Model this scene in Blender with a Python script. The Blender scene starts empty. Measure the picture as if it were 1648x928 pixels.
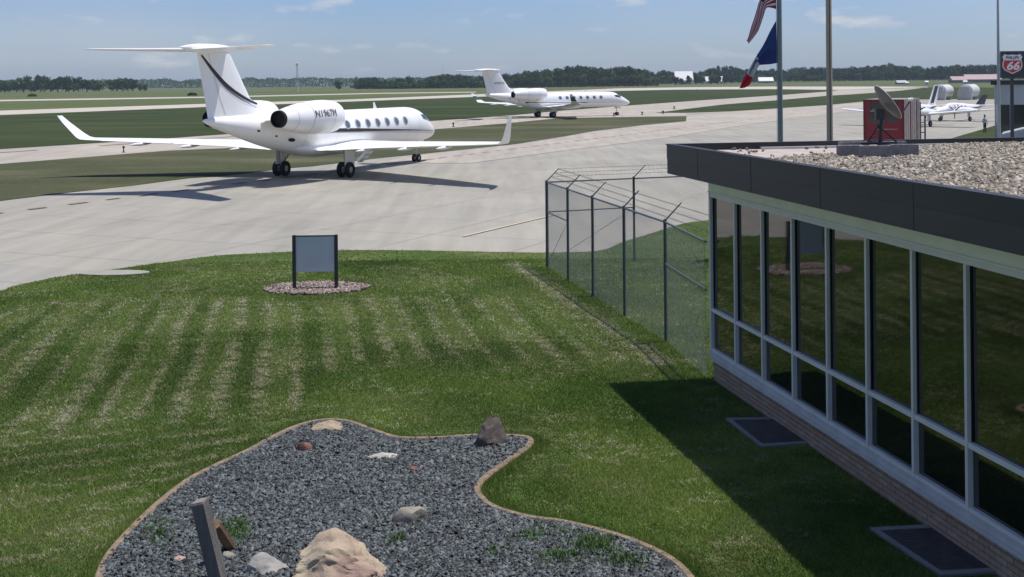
import bpy, bmesh, math, random
import numpy as np
from mathutils import Vector, Matrix, noise as mnoise
R = math.radians
random.seed(7)
rng = np.random.default_rng(7)
S = bpy.context.scene
COL = S.collection

# ------------------------------------------------------------------ camera
F, H, U0, V0, ROLL = 2000.0, 5.47, 824.0, 132.6, .0092      # measured from the photograph (1648 px wide)
cam_d = bpy.data.cameras.new('camera'); cam = bpy.data.objects.new('camera', cam_d); COL.objects.link(cam)
cam_d.sensor_width = 36; cam_d.lens = F / 1648 * 36
cam_d.shift_y = -(464 - V0) / 1648
cam_d.clip_start = .1; cam_d.clip_end = 30000
cam.matrix_world = Matrix.Translation((0, 0, H)) @ Matrix.Rotation(R(90), 4, 'X') @ Matrix.Rotation(-ROLL, 4, 'Z')
S.camera = cam
# ------------------------------------------------------------------ light
SUN = Vector((.27, .10, 1)).normalized()
SUN_EL = math.asin(SUN.z)
SUN_AZ = math.atan2(SUN.x, SUN.y)
w = bpy.data.worlds.new('World'); S.world = w; w.use_nodes = True
nt = w.node_tree; nt.nodes.clear()
N = nt.nodes.new; L = nt.links.new
out = N('ShaderNodeOutputWorld'); bg = N('ShaderNodeBackground'); sky = N('ShaderNodeTexSky')
sky.sky_type = 'NISHITA'; sky.sun_disc = False; sky.sun_elevation = SUN_EL; sky.sun_rotation = SUN_AZ
sky.altitude = 300; sky.air_density = 1.0; sky.dust_density = .6; sky.ozone_density = 2.0
bg.inputs[1].default_value = .078
tc = N('ShaderNodeTexCoord'); sep = N('ShaderNodeSeparateXYZ'); L(tc.outputs['Generated'], sep.inputs[0])
# small fair-weather clouds low over the horizon
mp = N('ShaderNodeMapping'); mp.inputs['Scale'].default_value = (17, 17, 62); L(tc.outputs['Generated'], mp.inputs[0])
n1 = N('ShaderNodeTexNoise'); n1.inputs['Scale'].default_value = 1.0; n1.inputs['Detail'].default_value = 8; n1.inputs['Roughness'].default_value = .55
L(mp.outputs[0], n1.inputs['Vector'])
cr = N('ShaderNodeValToRGB'); cr.color_ramp.elements[0].position = .565; cr.color_ramp.elements[1].position = .74
L(n1.outputs[0], cr.inputs[0])
mp2 = N('ShaderNodeMapping'); mp2.inputs['Scale'].default_value = (3, 3, 14); L(tc.outputs['Generated'], mp2.inputs[0])
n2 = N('ShaderNodeTexNoise'); n2.inputs['Scale'].default_value = 1.0; n2.inputs['Detail'].default_value = 4; L(mp2.outputs[0], n2.inputs['Vector'])
cr2 = N('ShaderNodeValToRGB'); cr2.color_ramp.elements[0].position = .38; cr2.color_ramp.elements[1].position = .8
cr2.color_ramp.elements[1].color = (.35, .35, .35, 1)
L(n2.outputs[0], cr2.inputs[0])
mx = N('ShaderNodeMath'); mx.operation = 'MAXIMUM'; L(cr.outputs[0], mx.inputs[0]); L(cr2.outputs[0], mx.inputs[1])
mr = N('ShaderNodeMapRange'); mr.inputs[1].default_value = .0; mr.inputs[2].default_value = .02
mr.inputs[3].default_value = 0; mr.inputs[4].default_value = .7; L(sep.outputs[2], mr.inputs[0])
cf = N('ShaderNodeMath'); cf.operation = 'MULTIPLY'; L(mx.outputs[0], cf.inputs[0]); L(mr.outputs[0], cf.inputs[1])
tint = N('ShaderNodeMix'); tint.data_type = 'RGBA'; tint.blend_type = 'MULTIPLY'; tint.inputs[0].default_value = 1
L(sky.outputs[0], tint.inputs[6]); tint.inputs[7].default_value = (.86, 1.02, 1.46, 1)
mix = N('ShaderNodeMix'); mix.data_type = 'RGBA'; L(cf.outputs[0], mix.inputs[0]); L(tint.outputs[2], mix.inputs[6])
mix.inputs[7].default_value = (9.2, 9.2, 9.4, 1)
L(mix.outputs[2], bg.inputs[0]); L(bg.outputs[0], out.inputs[0])
sun_d = bpy.data.lights.new('sun', 'SUN'); sun_d.energy = 4.7; sun_d.angle = R(.53); sun_d.color = (1, .955, .89)
sun = bpy.data.objects.new('sun', sun_d); COL.objects.link(sun)
sun.rotation_euler = SUN.to_track_quat('Z', 'Y').to_euler(); sun.location = (20, 10, 60)
S.view_settings.view_transform = 'Standard'; S.view_settings.look = 'None'
S.view_settings.exposure = 0; S.view_settings.gamma = 1

# ------------------------------------------------------------------ materials
def srgb(r, g, b):
    f = lambda c: ((c / 255 + .055) / 1.055) ** 2.4 if c > 10 else c / 255 / 12.92
    return (f(r), f(g), f(b), 1)
def mat(name, col, rough=.6, metal=0, var=.0, scale=5, bump=0, bscale=40, col2=None, spec=.5, coat=0, stretch=None, detail=4, attr=None, attr_lo=.6, attr_hi=1.3):
    m = bpy.data.materials.new(name); m.use_nodes = True
    t = m.node_tree; n = t.nodes.new; l = t.links.new
    b = t.nodes['Principled BSDF']
    b.inputs['Roughness'].default_value = rough; b.inputs['Metallic'].default_value = metal
    b.inputs['Specular IOR Level'].default_value = spec; b.inputs['Coat Weight'].default_value = coat
    col = tuple(col[:3]) + (1,)
    b.inputs['Base Color'].default_value = col
    src = None
    if var or col2:
        g = n('ShaderNodeNewGeometry'); mpn = n('ShaderNodeMapping')
        tcn = n('ShaderNodeTexCoord'); l(tcn.outputs['Object'], mpn.inputs[0])
        if stretch: mpn.inputs['Scale'].default_value = stretch
        ns = n('ShaderNodeTexNoise'); ns.inputs['Scale'].default_value = scale; ns.inputs['Detail'].default_value = detail; ns.inputs['Roughness'].default_value = .6
        l(mpn.outputs[0], ns.inputs['Vector'])
        mr = n('ShaderNodeMapRange'); mr.inputs[1].default_value = .3; mr.inputs[2].default_value = .7; l(ns.outputs[0], mr.inputs[0])
        mx = n('ShaderNodeMix'); mx.data_type = 'RGBA'; l(mr.outputs[0], mx.inputs[0])
        if col2: a, c = col, tuple(col2[:3]) + (1,)
        else: a = tuple(x * (1 - var) for x in col[:3]) + (1,); c = tuple(min(1, x * (1 + var)) for x in col[:3]) + (1,)
        mx.inputs[6].default_value = a; mx.inputs[7].default_value = c
        src = mx.outputs[2]
    if attr:
        at = n('ShaderNodeAttribute'); at.attribute_name = attr
        mr2 = n('ShaderNodeMapRange'); mr2.inputs[3].default_value = attr_lo; mr2.inputs[4].default_value = attr_hi; l(at.outputs['Fac'], mr2.inputs[0])
        vm = n('ShaderNodeVectorMath'); vm.operation = 'SCALE'; l(mr2.outputs[0], vm.inputs['Scale'])
        if src: l(src, vm.inputs[0])
        else: vm.inputs[0].default_value = col[:3]
        src = vm.outputs[0]
    if src: l(src, b.inputs['Base Color'])
    if bump:
        nb = n('ShaderNodeTexNoise'); nb.inputs['Scale'].default_value = bscale; nb.inputs['Detail'].default_value = 6
        tcn2 = n('ShaderNodeTexCoord'); l(tcn2.outputs['Object'], nb.inputs['Vector'])
        bp = n('ShaderNodeBump'); bp.inputs['Strength'].default_value = bump; bp.inputs['Distance'].default_value = .02
        l(nb.outputs[0], bp.inputs['Height']); l(bp.outputs[0], b.inputs['Normal'])
    return m

def grass_mat(name, a, b, dry, s1=.15, s2=1.6, dryness=.3, stretch=(1, 1, 1)):
    """field grass: two greens broken up at two scales and dry straw patches"""
    m = bpy.data.materials.new(name); m.use_nodes = True
    t = m.node_tree; n = t.nodes.new; l = t.links.new; bs = t.nodes['Principled BSDF']
    bs.inputs['Roughness'].default_value = .9; bs.inputs['Specular IOR Level'].default_value = .1
    tcn = n('ShaderNodeTexCoord'); mpn = n('ShaderNodeMapping'); mpn.inputs['Scale'].default_value = stretch; l(tcn.outputs['Object'], mpn.inputs[0])
    A = n('ShaderNodeTexNoise'); A.inputs['Scale'].default_value = s1; A.inputs['Detail'].default_value = 5; l(mpn.outputs[0], A.inputs['Vector'])
    B = n('ShaderNodeTexNoise'); B.inputs['Scale'].default_value = s2; B.inputs['Detail'].default_value = 8; B.inputs['Roughness'].default_value = .75; l(mpn.outputs[0], B.inputs['Vector'])
    m1 = n('ShaderNodeMapRange'); m1.inputs[1].default_value = .35; m1.inputs[2].default_value = .65; l(A.outputs[0], m1.inputs[0])
    x1 = n('ShaderNodeMix'); x1.data_type = 'RGBA'; x1.inputs[6].default_value = a + (1,); x1.inputs[7].default_value = b + (1,); l(m1.outputs[0], x1.inputs[0])
    m2 = n('ShaderNodeMapRange'); m2.inputs[1].default_value = .5; m2.inputs[2].default_value = .8; m2.inputs[4].default_value = dryness; l(B.outputs[0], m2.inputs[0])
    m3 = n('ShaderNodeMath'); m3.operation = 'ADD'; l(m2.outputs[0], m3.inputs[0])
    m4 = n('ShaderNodeMapRange'); m4.inputs[1].default_value = .5; m4.inputs[2].default_value = .75; m4.inputs[4].default_value = dryness; l(A.outputs[0], m4.inputs[0]); l(m4.outputs[0], m3.inputs[1])
    x2 = n('ShaderNodeMix'); x2.data_type = 'RGBA'; x2.inputs[7].default_value = dry + (1,); l(x1.outputs[2], x2.inputs[6]); l(m3.outputs[0], x2.inputs[0])
    C = n('ShaderNodeTexNoise'); C.inputs['Scale'].default_value = 9; C.inputs['Detail'].default_value = 4; l(tcn.outputs['Object'], C.inputs['Vector'])
    m5 = n('ShaderNodeMapRange'); m5.inputs[1].default_value = .3; m5.inputs[2].default_value = .7; m5.inputs[3].default_value = .7; m5.inputs[4].default_value = 1.3; l(C.outputs[0], m5.inputs[0])
    vm = n('ShaderNodeVectorMath'); vm.operation = 'SCALE'; l(x2.outputs[2], vm.inputs[0]); l(m5.outputs[0], vm.inputs['Scale'])
    l(vm.outputs[0], bs.inputs['Base Color'])
    return m

def concrete_mat(name, a, b, stain=.25):
    m = bpy.data.materials.new(name); m.use_nodes = True
    t = m.node_tree; n = t.nodes.new; l = t.links.new; bs = t.nodes['Principled BSDF']
    bs.inputs['Roughness'].default_value = .85; bs.inputs['Specular IOR Level'].default_value = .25
    tcn = n('ShaderNodeTexCoord'); mpn = n('ShaderNodeMapping'); mpn.inputs['Rotation'].default_value = (0, 0, R(26)); l(tcn.outputs['Object'], mpn.inputs[0])
    A = n('ShaderNodeTexNoise'); A.inputs['Scale'].default_value = .07; A.inputs['Detail'].default_value = 6; A.inputs['Roughness'].default_value = .6; l(mpn.outputs[0], A.inputs['Vector'])
    mp2 = n('ShaderNodeMapping'); mp2.inputs['Rotation'].default_value = (0, 0, R(26)); mp2.inputs['Scale'].default_value = (1.6, .12, 1); l(tcn.outputs['Object'], mp2.inputs[0])
    B = n('ShaderNodeTexNoise'); B.inputs['Scale'].default_value = .8; B.inputs['Detail'].default_value = 5; l(mp2.outputs[0], B.inputs['Vector'])
    br = n('ShaderNodeTexBrick'); br.inputs['Scale'].default_value = 1; br.offset = 0
    br.inputs['Brick Width'].default_value = 4.6; br.inputs['Row Height'].default_value = 4.6; br.inputs['Mortar Size'].default_value = .0
    br.inputs['Color1'].default_value = (.93, .93, .93, 1); br.inputs['Color2'].default_value = (1.05, 1.03, 1.0, 1); l(mpn.outputs[0], br.inputs['Vector'])
    x1 = n('ShaderNodeMix'); x1.data_type = 'RGBA'; x1.inputs[6].default_value = a + (1,); x1.inputs[7].default_value = b + (1,)
    m1 = n('ShaderNodeMapRange'); m1.inputs[1].default_value = .35; m1.inputs[2].default_value = .65; l(A.outputs[0], m1.inputs[0]); l(m1.outputs[0], x1.inputs[0])
    m2 = n('ShaderNodeMapRange'); m2.inputs[1].default_value = .35; m2.inputs[2].default_value = .7; m2.inputs[3].default_value = 1.06; m2.inputs[4].default_value = 1 - stain; l(B.outputs[0], m2.inputs[0])
    C = n('ShaderNodeTexNoise'); C.inputs['Scale'].default_value = 14; C.inputs['Detail'].default_value = 6; l(tcn.outputs['Object'], C.inputs['Vector'])
    m3 = n('ShaderNodeMapRange'); m3.inputs[3].default_value = .9; m3.inputs[4].default_value = 1.1; l(C.outputs[0], m3.inputs[0])
    mm = n('ShaderNodeMath'); mm.operation = 'MULTIPLY'; l(m2.outputs[0], mm.inputs[0]); l(m3.outputs[0], mm.inputs[1])
    x2 = n('ShaderNodeMix'); x2.data_type = 'RGBA'; x2.blend_type = 'MULTIPLY'; x2.inputs[0].default_value = 1; l(x1.outputs[2], x2.inputs[6]); l(br.outputs['Color'], x2.inputs[7])
    vm = n('ShaderNodeVectorMath'); vm.operation = 'SCALE'; l(x2.outputs[2], vm.inputs[0]); l(mm.outputs[0], vm.inputs['Scale'])
    l(vm.outputs[0], bs.inputs['Base Color'])
    return m

M = {}
M['apron'] = concrete_mat('apron_concrete', (.298, .286, .248), (.338, .325, .283), .13)
M['taxi'] = concrete_mat('taxiway_concrete', (.36, .328, .282), (.41, .373, .32), .14)
M['runway'] = concrete_mat('runway_concrete', (.44, .405, .35), (.50, .46, .40), .08)
M['field'] = grass_mat('field_grass', (.075, .105, .035), (.10, .115, .045), (.19, .17, .09), .006, .05, .45, (.35, 1, 1))
M['band'] = grass_mat('airfield_grass', (.026, .043, .012), (.046, .06, .019), (.11, .10, .05), .05, .5, .16, (.5, 1.5, 1))
M['strip'] = grass_mat('dry_strip_grass', (.050, .062, .026), (.080, .082, .042), (.17, .145, .09), .08, .9, .5, (.5, 1.3, 1))
M['lawn'] = grass_mat('lawn_soil_grass', (.05, .085, .018), (.075, .11, .025), (.24, .21, .12), .4, 3.0, .25)
M['white'] = mat('white_aircraft_paint', (.87, .87, .86), .35, var=.03, scale=1.2, coat=.08)
M['white2'] = mat('white_paint_second', (.82, .82, .82), .35, var=.03, scale=1.1, coat=.08)
M['greypaint'] = mat('grey_underside_paint', (.52, .49, .45), .35, var=.05, scale=1.5)
M['stripe'] = mat('dark_brown_stripe', (.018, .012, .012), .3)
M['green'] = mat('green_stripe', (.05, .11, .09), .3)
M['black'] = mat('black_rubber', (.015, .015, .016), .75, var=.3, scale=8)
M['soot'] = mat('sooty_metal', (.012, .011, .011), .6, metal=.4)
M['glass'] = mat('dark_aircraft_glass', (.03, .035, .04), .08, spec=.8)
M['metal'] = mat('bare_metal', (.45, .45, .46), .35, metal=.9, var=.1, scale=6)
M['rim'] = mat('wheel_rim', (.35, .35, .36), .45, metal=.5)
M['seam'] = mat('panel_seam', (.58, .58, .57), .6)
M['navy'] = mat('navy_paint', (.012, .016, .04), .3)

# ------------------------------------------------------------------ helpers
def G(u, v, z=0.0):
    """point of the place at height z seen at photograph pixel u, v"""
    a, b = u - U0, v - V0
    du, dv = a - ROLL * b, b + ROLL * a
    Y = F * (H - z) / dv
    return Vector((du * Y / F, Y, z))
def px(u, Y):
    return (u - U0) * Y / F
def zat(u, v, Y):
    a, b = u - U0, v - V0
    return H - (b + ROLL * a) * Y / F
class MB:
    def __init__(s): s.v = []; s.f = []; s.mi = []
    def add(s, vs, fs, mi=0):
        o = len(s.v); s.v += [tuple(p) for p in vs]; s.f += [tuple(i + o for i in f) for f in fs]; s.mi += [mi] * len(fs); return s
    def box(s, x0, x1, y0, y1, z0, z1, mi=0, M4=None):
        vs = [Vector(p) for p in ((x0,y0,z0),(x1,y0,z0),(x1,y1,z0),(x0,y1,z0),(x0,y0,z1),(x1,y0,z1),(x1,y1,z1),(x0,y1,z1))]
        if M4 is not None: vs = [M4 @ p for p in vs]
        return s.add(vs, [(0,3,2,1),(4,5,6,7),(0,1,5,4),(1,2,6,5),(2,3,7,6),(3,0,4,7)], mi)
    def tube(s, a, b, r0, r1=None, n=8, mi=0, cap=True):
        a, b = Vector(a), Vector(b); r1 = r0 if r1 is None else r1
        q = (b - a).to_track_quat('Z', 'Y'); vs = []
        for p, r in ((a, r0), (b, r1)):
            for i in range(n):
                t = 2 * math.pi * i / n; vs.append(p + q @ Vector((r * math.cos(t), r * math.sin(t), 0)))
        fs = [(i, (i + 1) % n, n + (i + 1) % n, n + i) for i in range(n)]
        if cap: fs += [tuple(range(n - 1, -1, -1)), tuple(range(n, 2 * n))]
        return s.add(vs, fs, mi)
    def path(s, pts, r, n=6, mi=0):
        for a, b in zip(pts[:-1], pts[1:]): s.tube(a, b, r, r, n, mi)
        return s
    def loft(s, rings, mi=0, cap=True, closed=True):
        n = len(rings[0]); vs = [p for r in rings for p in r]; fs = []
        for k in range(len(rings) - 1):
            for i in range(n if closed else n - 1):
                j = (i + 1) % n; fs.append((k*n+i, k*n+j, (k+1)*n+j, (k+1)*n+i))
        if cap: fs += [tuple(range(n - 1, -1, -1)), tuple((len(rings)-1)*n + i for i in range(n))]
        return s.add(vs, fs, mi)
    def lathe(s, prof, origin=(0,0,0), axis='X', n=24, mi=0, ry=1, rz=1):
        """prof: (along, radius)"""
        o = Vector(origin); rings = []
        for a, r in prof:
            ring = []
            for i in range(n):
                t = 2 * math.pi * i / n; c, d = r * math.cos(t), r * math.sin(t)
                p = {'X': (a, c * ry, d * rz), 'Y': (c, a, d), 'Z': (c, d, a)}[axis]
                ring.append(o + Vector(p))
            rings.append(ring)
        return s.loft(rings, mi, True)
    def build(s, name, mats, parent=None, smooth=False, mesh=None):
        me = bpy.data.meshes.new(name); me.from_pydata(s.v, [], s.f)
        if not isinstance(mats, (list, tuple)): mats = [mats]
        for m in mats: me.materials.append(m)
        if len(mats) > 1: me.polygons.foreach_set('material_index', s.mi)
        bm = bmesh.new(); bm.from_mesh(me); bmesh.ops.recalc_face_normals(bm, faces=bm.faces); bm.to_mesh(me); bm.free()
        me.update()
        if smooth:
            me.polygons.foreach_set('use_smooth', [True] * len(me.polygons))
            me.set_sharp_from_angle(angle=R(40))
        return link(name, me, parent)
def link(name, me, parent=None):
    o = bpy.data.objects.new(name, me); COL.objects.link(o)
    if parent is not None: o.parent = parent
    return o
def empty(name, loc=(0,0,0), rz=0, scale=1):
    o = bpy.data.objects.new(name, None); COL.objects.link(o); o.location = loc; o.rotation_euler = (0, 0, rz); o.scale = (scale,)*3
    o.empty_display_size = .2
    return o
def tag(o, label=None, cat=None, group=None, kind=None):
    if label: o['label'] = label
    if cat: o['category'] = cat
    if group: o['group'] = group
    if kind: o['kind'] = kind
    return o
def copy_tree(o, parent=None):
    c = o.copy(); COL.objects.link(c); c.parent = parent
    for k in [x for x in o.children]: copy_tree(k, c)
    return c
def sheet(name, pts, z, m, kind='structure'):
    me = bpy.data.meshes.new(name); P = [(p[0], p[1], z) for p in pts]
    me.from_pydata(P, [], [tuple(range(len(P)))]); me.materials.append(m)
    bm = bmesh.new(); bm.from_mesh(me)
    for f in bm.faces:
        if f.normal.z < 0: f.normal_flip()
    bmesh.ops.triangulate(bm, faces=bm.faces, ngon_method='EAR_CLIP')
    bm.to_mesh(me); bm.free()
    o = link(name, me); o['kind'] = kind; return o
def inpoly(x, y, poly):
    c = np.zeros(len(x), bool); n = len(poly)
    for i in range(n):
        x0, y0 = poly[i][0], poly[i][1]; x1, y1 = poly[i-1][0], poly[i-1][1]
        k = (y0 > y) != (y1 > y)
        c ^= k & (x < (x1 - x0) * (y - y0) / ((y1 - y0) if y1 != y0 else 1e-9) + x0)
    return c
def smooth_curve(pts, step=8, closed=False):
    P = [Vector(p) for p in pts]; n = len(P); o = []
    rngi = range(n) if closed else range(n - 1)
    for i in rngi:
        g = (lambda k: P[k % n]) if closed else (lambda k: P[min(max(k, 0), n - 1)])
        p0, p1, p2, p3 = g(i-1), g(i), g(i+1), g(i+2)
        for k in range(step):
            t = k / step
            o.append(.5 * ((2*p1) + (p2-p0)*t + (2*p0-5*p1+4*p2-p3)*t*t + (3*p1-p0-3*p2+p3)*t**3))
    if not closed: o.append(P[-1])
    return o
def vnoise(x, y, seed=0):
    """smooth value noise on arrays, 0..1"""
    xi, yi = np.floor(x).astype(np.int64), np.floor(y).astype(np.int64); fx, fy = x - xi, y - yi
    fx, fy = fx*fx*(3-2*fx), fy*fy*(3-2*fy)
    def h(a, b):
        k = (a * 374761393 + b * 668265263 + seed * 974711) & 0xffffffff
        k = ((k ^ (k >> 13)) * 1274126177) & 0xffffffff
        return ((k ^ (k >> 16)) & 0xffff) / 65535.
    return (h(xi,yi)*(1-fx)+h(xi+1,yi)*fx)*(1-fy) + (h(xi,yi+1)*(1-fx)+h(xi+1,yi+1)*fx)*fy
def fbm(x, y, seed=0, o=3):
    r = 0; a = .5; t = 0
    for i in range(o): r = r + a * vnoise(x * 2**i, y * 2**i, seed + i); t += a; a *= .5
    return r / t
def mesh_arrays(name, verts, faces_flat, nper, mats, attrs=None, parent=None, fmat=None):
    me = bpy.data.meshes.new(name); nf = len(faces_flat) // nper
    me.vertices.add(len(verts)); me.vertices.foreach_set('co', np.asarray(verts, np.float32).ravel())
    me.loops.add(len(faces_flat)); me.loops.foreach_set('vertex_index', np.asarray(faces_flat, np.int32))
    me.polygons.add(nf); me.polygons.foreach_set('loop_start', np.arange(0, nf * nper, nper, dtype=np.int32))
    try: me.polygons.foreach_set('loop_total', np.full(nf, nper, np.int32))
    except Exception: pass
    for m in (mats if isinstance(mats, (list, tuple)) else [mats]): me.materials.append(m)
    if fmat is not None: me.polygons.foreach_set('material_index', np.asarray(fmat, np.int32))
    me.update(calc_edges=True)
    for k, a in (attrs or {}).items():
        at = me.attributes.new(k, 'FLOAT', 'FACE'); at.data.foreach_set('value', np.asarray(a, np.float32))
    return link(name, me, parent)
def stones(name, P, size, mats, flat=.55, parent=None, fmat_per=None, elong=.5):
    """many angular stones as one mesh: 8 jittered corners, 12 triangles each; P (n,3)"""
    n = len(P); cube = np.array([(-1,-1,-1),(1,-1,-1),(1,1,-1),(-1,1,-1),(-1,-1,1),(1,-1,1),(1,1,1),(-1,1,1)], float)
    tri = np.array([0,3,2,0,2,1,4,5,6,4,6,7,0,1,5,0,5,4,1,2,6,1,6,5,2,3,7,2,7,6,3,0,4,3,4,7])
    V = cube[None] * (1 + rng.uniform(-.45, .25, (n, 8, 3)))
    V[:, 4:, :2] *= rng.uniform(.45, .95, (n, 1, 1))
    sz = size * rng.uniform(.6, 1.45, n)
    V *= (sz[:, None] * np.stack([rng.uniform(1-elong, 1+elong, n), rng.uniform(.6, 1, n), flat * rng.uniform(.6, 1.2, n)], 1))[:, None] * .5
    # tilt + spin
    a = rng.uniform(0, 2*np.pi, n); tx = rng.normal(0, .35, n); ty = rng.normal(0, .35, n)
    V[..., 2] += V[..., 0] * tx[:, None] + V[..., 1] * ty[:, None]
    c, s_ = np.cos(a)[:, None], np.sin(a)[:, None]
    x, y = V[..., 0] * c - V[..., 1] * s_, V[..., 0] * s_ + V[..., 1] * c
    V[..., 0], V[..., 1] = x, y
    V += P[:, None, :]
    Fc = (tri[None] + (np.arange(n) * 8)[:, None]).ravel()
    tone = np.repeat(rng.uniform(0, 1, n)**1.7, 12)
    fm = None if fmat_per is None else np.repeat(fmat_per, 12)
    return mesh_arrays(name, V.reshape(-1, 3), Fc, 3, mats, {'tone': tone}, parent, fm)
def rock(name, loc, size, m, seed, rough=.25, parent=None, rz=0, sub=3):
    bm = bmesh.new(); bmesh.ops.create_icosphere(bm, subdivisions=sub, radius=1)
    rnd = random.Random(seed); planes = []
    for i in range(9):
        d = Vector((rnd.uniform(-1,1), rnd.uniform(-1,1), rnd.uniform(-.5,1))).normalized(); planes.append((d, rnd.uniform(.58, .86)))
    for v in bm.verts:
        p = v.co.normalized(); r = 1.0
        for d, h in planes:
            k = p.dot(d)
            if k > .05: r = min(r, h / k)
        r *= 1 + rough * .5 * mnoise.noise(p * 1.8 + Vector((seed, 0, 0))) + rough * .25 * mnoise.noise(p * 5 + Vector((0, seed, 0))) + rough*.1*mnoise.noise(p*13)
        v.co = Vector((p.x * r * size[0], p.y * r * size[1], p.z * r * size[2]))
        if v.co.z < -.35 * size[2]: v.co.z = -.35 * size[2]
    me = bpy.data.meshes.new(name); bm.to_mesh(me); bm.free(); me.materials.append(m)
    me.polygons.foreach_set('use_smooth', [True]*len(me.polygons)); me.set_sharp_from_angle(angle=R(28))
    if name == 'boulder' and sub == 5:
        for v in me.vertices:
            c = v.co; hx = c.x/size[0]; c.z += size[2]*(.32*max(0, 1-((hx+.22)/.34)**2) - .30*max(0, hx-.1))
    o = link(name, me, parent); o.location = Vector(loc) + Vector((0, 0, .3 * size[2])); o.rotation_euler = (0, 0, rz)
    return o
def text_mesh(txt, size, bold=False, shear=0, width=1.0):
    cu = bpy.data.curves.new('lettering', 'FONT'); cu.body = txt; cu.size = size; cu.align_x = 'CENTER'; cu.align_y = 'CENTER'; cu.shear = shear
    cu.offset = .035 * size if bold else 0
    cu.resolution_u = 3
    o = bpy.data.objects.new('lettering', cu); COL.objects.link(o)
    dg = bpy.context.evaluated_depsgraph_get(); me = bpy.data.meshes.new_from_object(o.evaluated_get(dg))
    bpy.data.objects.remove(o)
    vs = [(v.co.x * width, v.co.y) for v in me.vertices]; fs = [tuple(p.vertices) for p in me.polygons]
    return vs, fs

# ------------------------------------------------------------------ the ground, taxiways and runway
def ground_h(x, y):
    t = max(0, min(1, (y - 1050) / 900)); k = max(0, min(1, (x / max(y, 1) - .03) / .2))
    return 5.2 * t * t * (3 - 2 * t) * k
gx = list(np.linspace(-5000, 5000, 61)); gy = [-400, 0, 60, 200, 500, 900, 1050, 1150, 1250, 1350, 1450, 1550, 1650, 1750, 1850, 1950, 2100, 2500, 3500, 5000, 7000]
gv = [(x, y, ground_h(x, y)) for y in gy for x in gx]
gf = [(j*61+i, j*61+i+1, (j+1)*61+i+1, (j+1)*61+i) for j in range(len(gy)-1) for i in range(60)]
MB().add(gv, gf).build('ground', M['field'])['kind'] = 'structure'
def P2(l): return [G(u, v) for u, v in l]
tw2_up = [(-300,262),(0,240),(80,235),(236,225),(352,216.6),(540,205),(699,194),(758,190),(830,184.6),(911,177),(1016,169),(1126,161),(1240,153.6),(1330,147.2),(1350,144.6)]
tw2_low_is2 = [(1380,151),(1330,154),(1253,161),(1164,168),(1090,177),(1054,181.5)]
is2_low = [(1054,182),(1103,181.5),(1177,179),(1253,174),(1330,169),(1392,163),(1456,160),(1544,159.5),(1604,159.5),(1900,160)]
conc = P2(tw2_up + [(1378,143.6),(1491,141.0),(1494,140.2)] + [(1450,145.5),(1400,149.5)] + tw2_low_is2 + is2_low[1:]) + [Vector((260, 40, 0)), Vector((260, -60, 0)), Vector((-260, -60, 0))]
sheet('apron', conc, .02, M['apron'])
# the paler parallel taxiway on the far side of the dashed line
sheet('taxiway', P2([(-300,262),(0,240),(80,235),(236,225),(352,216.6),(540,205),(699,194),(758,190),(830,184.6),(911,177),(1016,169),(1126,161.2),(1240,153.8),(1330,147.4),(1350,144.8),(1378,143.8),(1485,141.1),(1448,145.3),(1400,149.5)]
      + tw2_low_is2 + [(1103,181.7),(1104,195),(1031,203),(820,220),(697,232),(360,265),(80,285),(-300,312)]), .03, M['taxi'])
sheet('taxiway_verge', P2([(-300,300),(0,264.5),(80,258),(205,248),(267,243),(361,239),(697,208.5),(815,198.5),(891,191),(955,189.2),(1105,186.8),(1104,195),(1031,202),(955,211),(911.5,219),(830,232),(697,246),(668,249),(600,256),(503,268),(466,271),(356,284),(302,287.5),(211,299.5),(115,310),(0,324),(-300,366)]), .045, M['strip'])
sheet('inner_taxiway', [G(u, v, .04) for u, v in [(830,232.5),(911.5,219.5),(955,211.5),(1031,202.5),(1104,195.5),(1105,186),(1177,180),(1253,175),(1330,170),(1392,164.5),(1430,166),(1330,184),(1253,193),(1185,203),(1070,222),(900,243),(760,262),(690,262),(600,262),(668,250),(697,247)]], .04, M['taxi'])
sheet('runway', P2([(-300,187),(0,178),(331,167),(531,161),(782,151),(993,142),(1177,139),(1380,139),(1492,139.3),(1494,140.1),(1378,143.4),(1350,144.4),(1240,143.2),(1087,144),(993,146),(782,155),(531,164.5),(331,172),(0,185),(-300,196)]), .035, M['runway'])
sheet('far_taxiway', P2([(-300,167),(0,160.4),(331,155.4),(604,149.4),(766,147.4),(766,148.5),(604,150.7),(331,157.2),(0,162.8),(-300,170)]), .03, M['runway'])
# green infield between the runway and the parallel taxiway
sheet('infield_grass', P2([(-300,197),(0,185.8),(331,172.6),(531,165),(782,155.4),(993,146.4),(1087,144.4),(1240,143.5),(1345,144.9),(1325,147.5),(1240,154),(1126,161.5),(1016,169.5),(911,177.5),(830,185),(758,190.4),(699,194.4),(540,205.5),(352,217),(236,225.4),(80,235.4),(0,240.4),(-300,262.5)]), .05, M['band'])
sheet('wedge_grass', P2([(1054,181.7),(1090,177.2),(1164,168.3),(1253,161.3),(1330,154.3),(1400,149.7),(1450,145.7),(1494,140.6),(1700,141),(1900,142),(1900,159.6),(1604,159.2),(1544,159.2),(1456,159.8),(1392,162.8),(1330,168.8),(1253,173.8),(1177,178.8),(1103,181.3)]), .05, M['band'])
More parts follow.
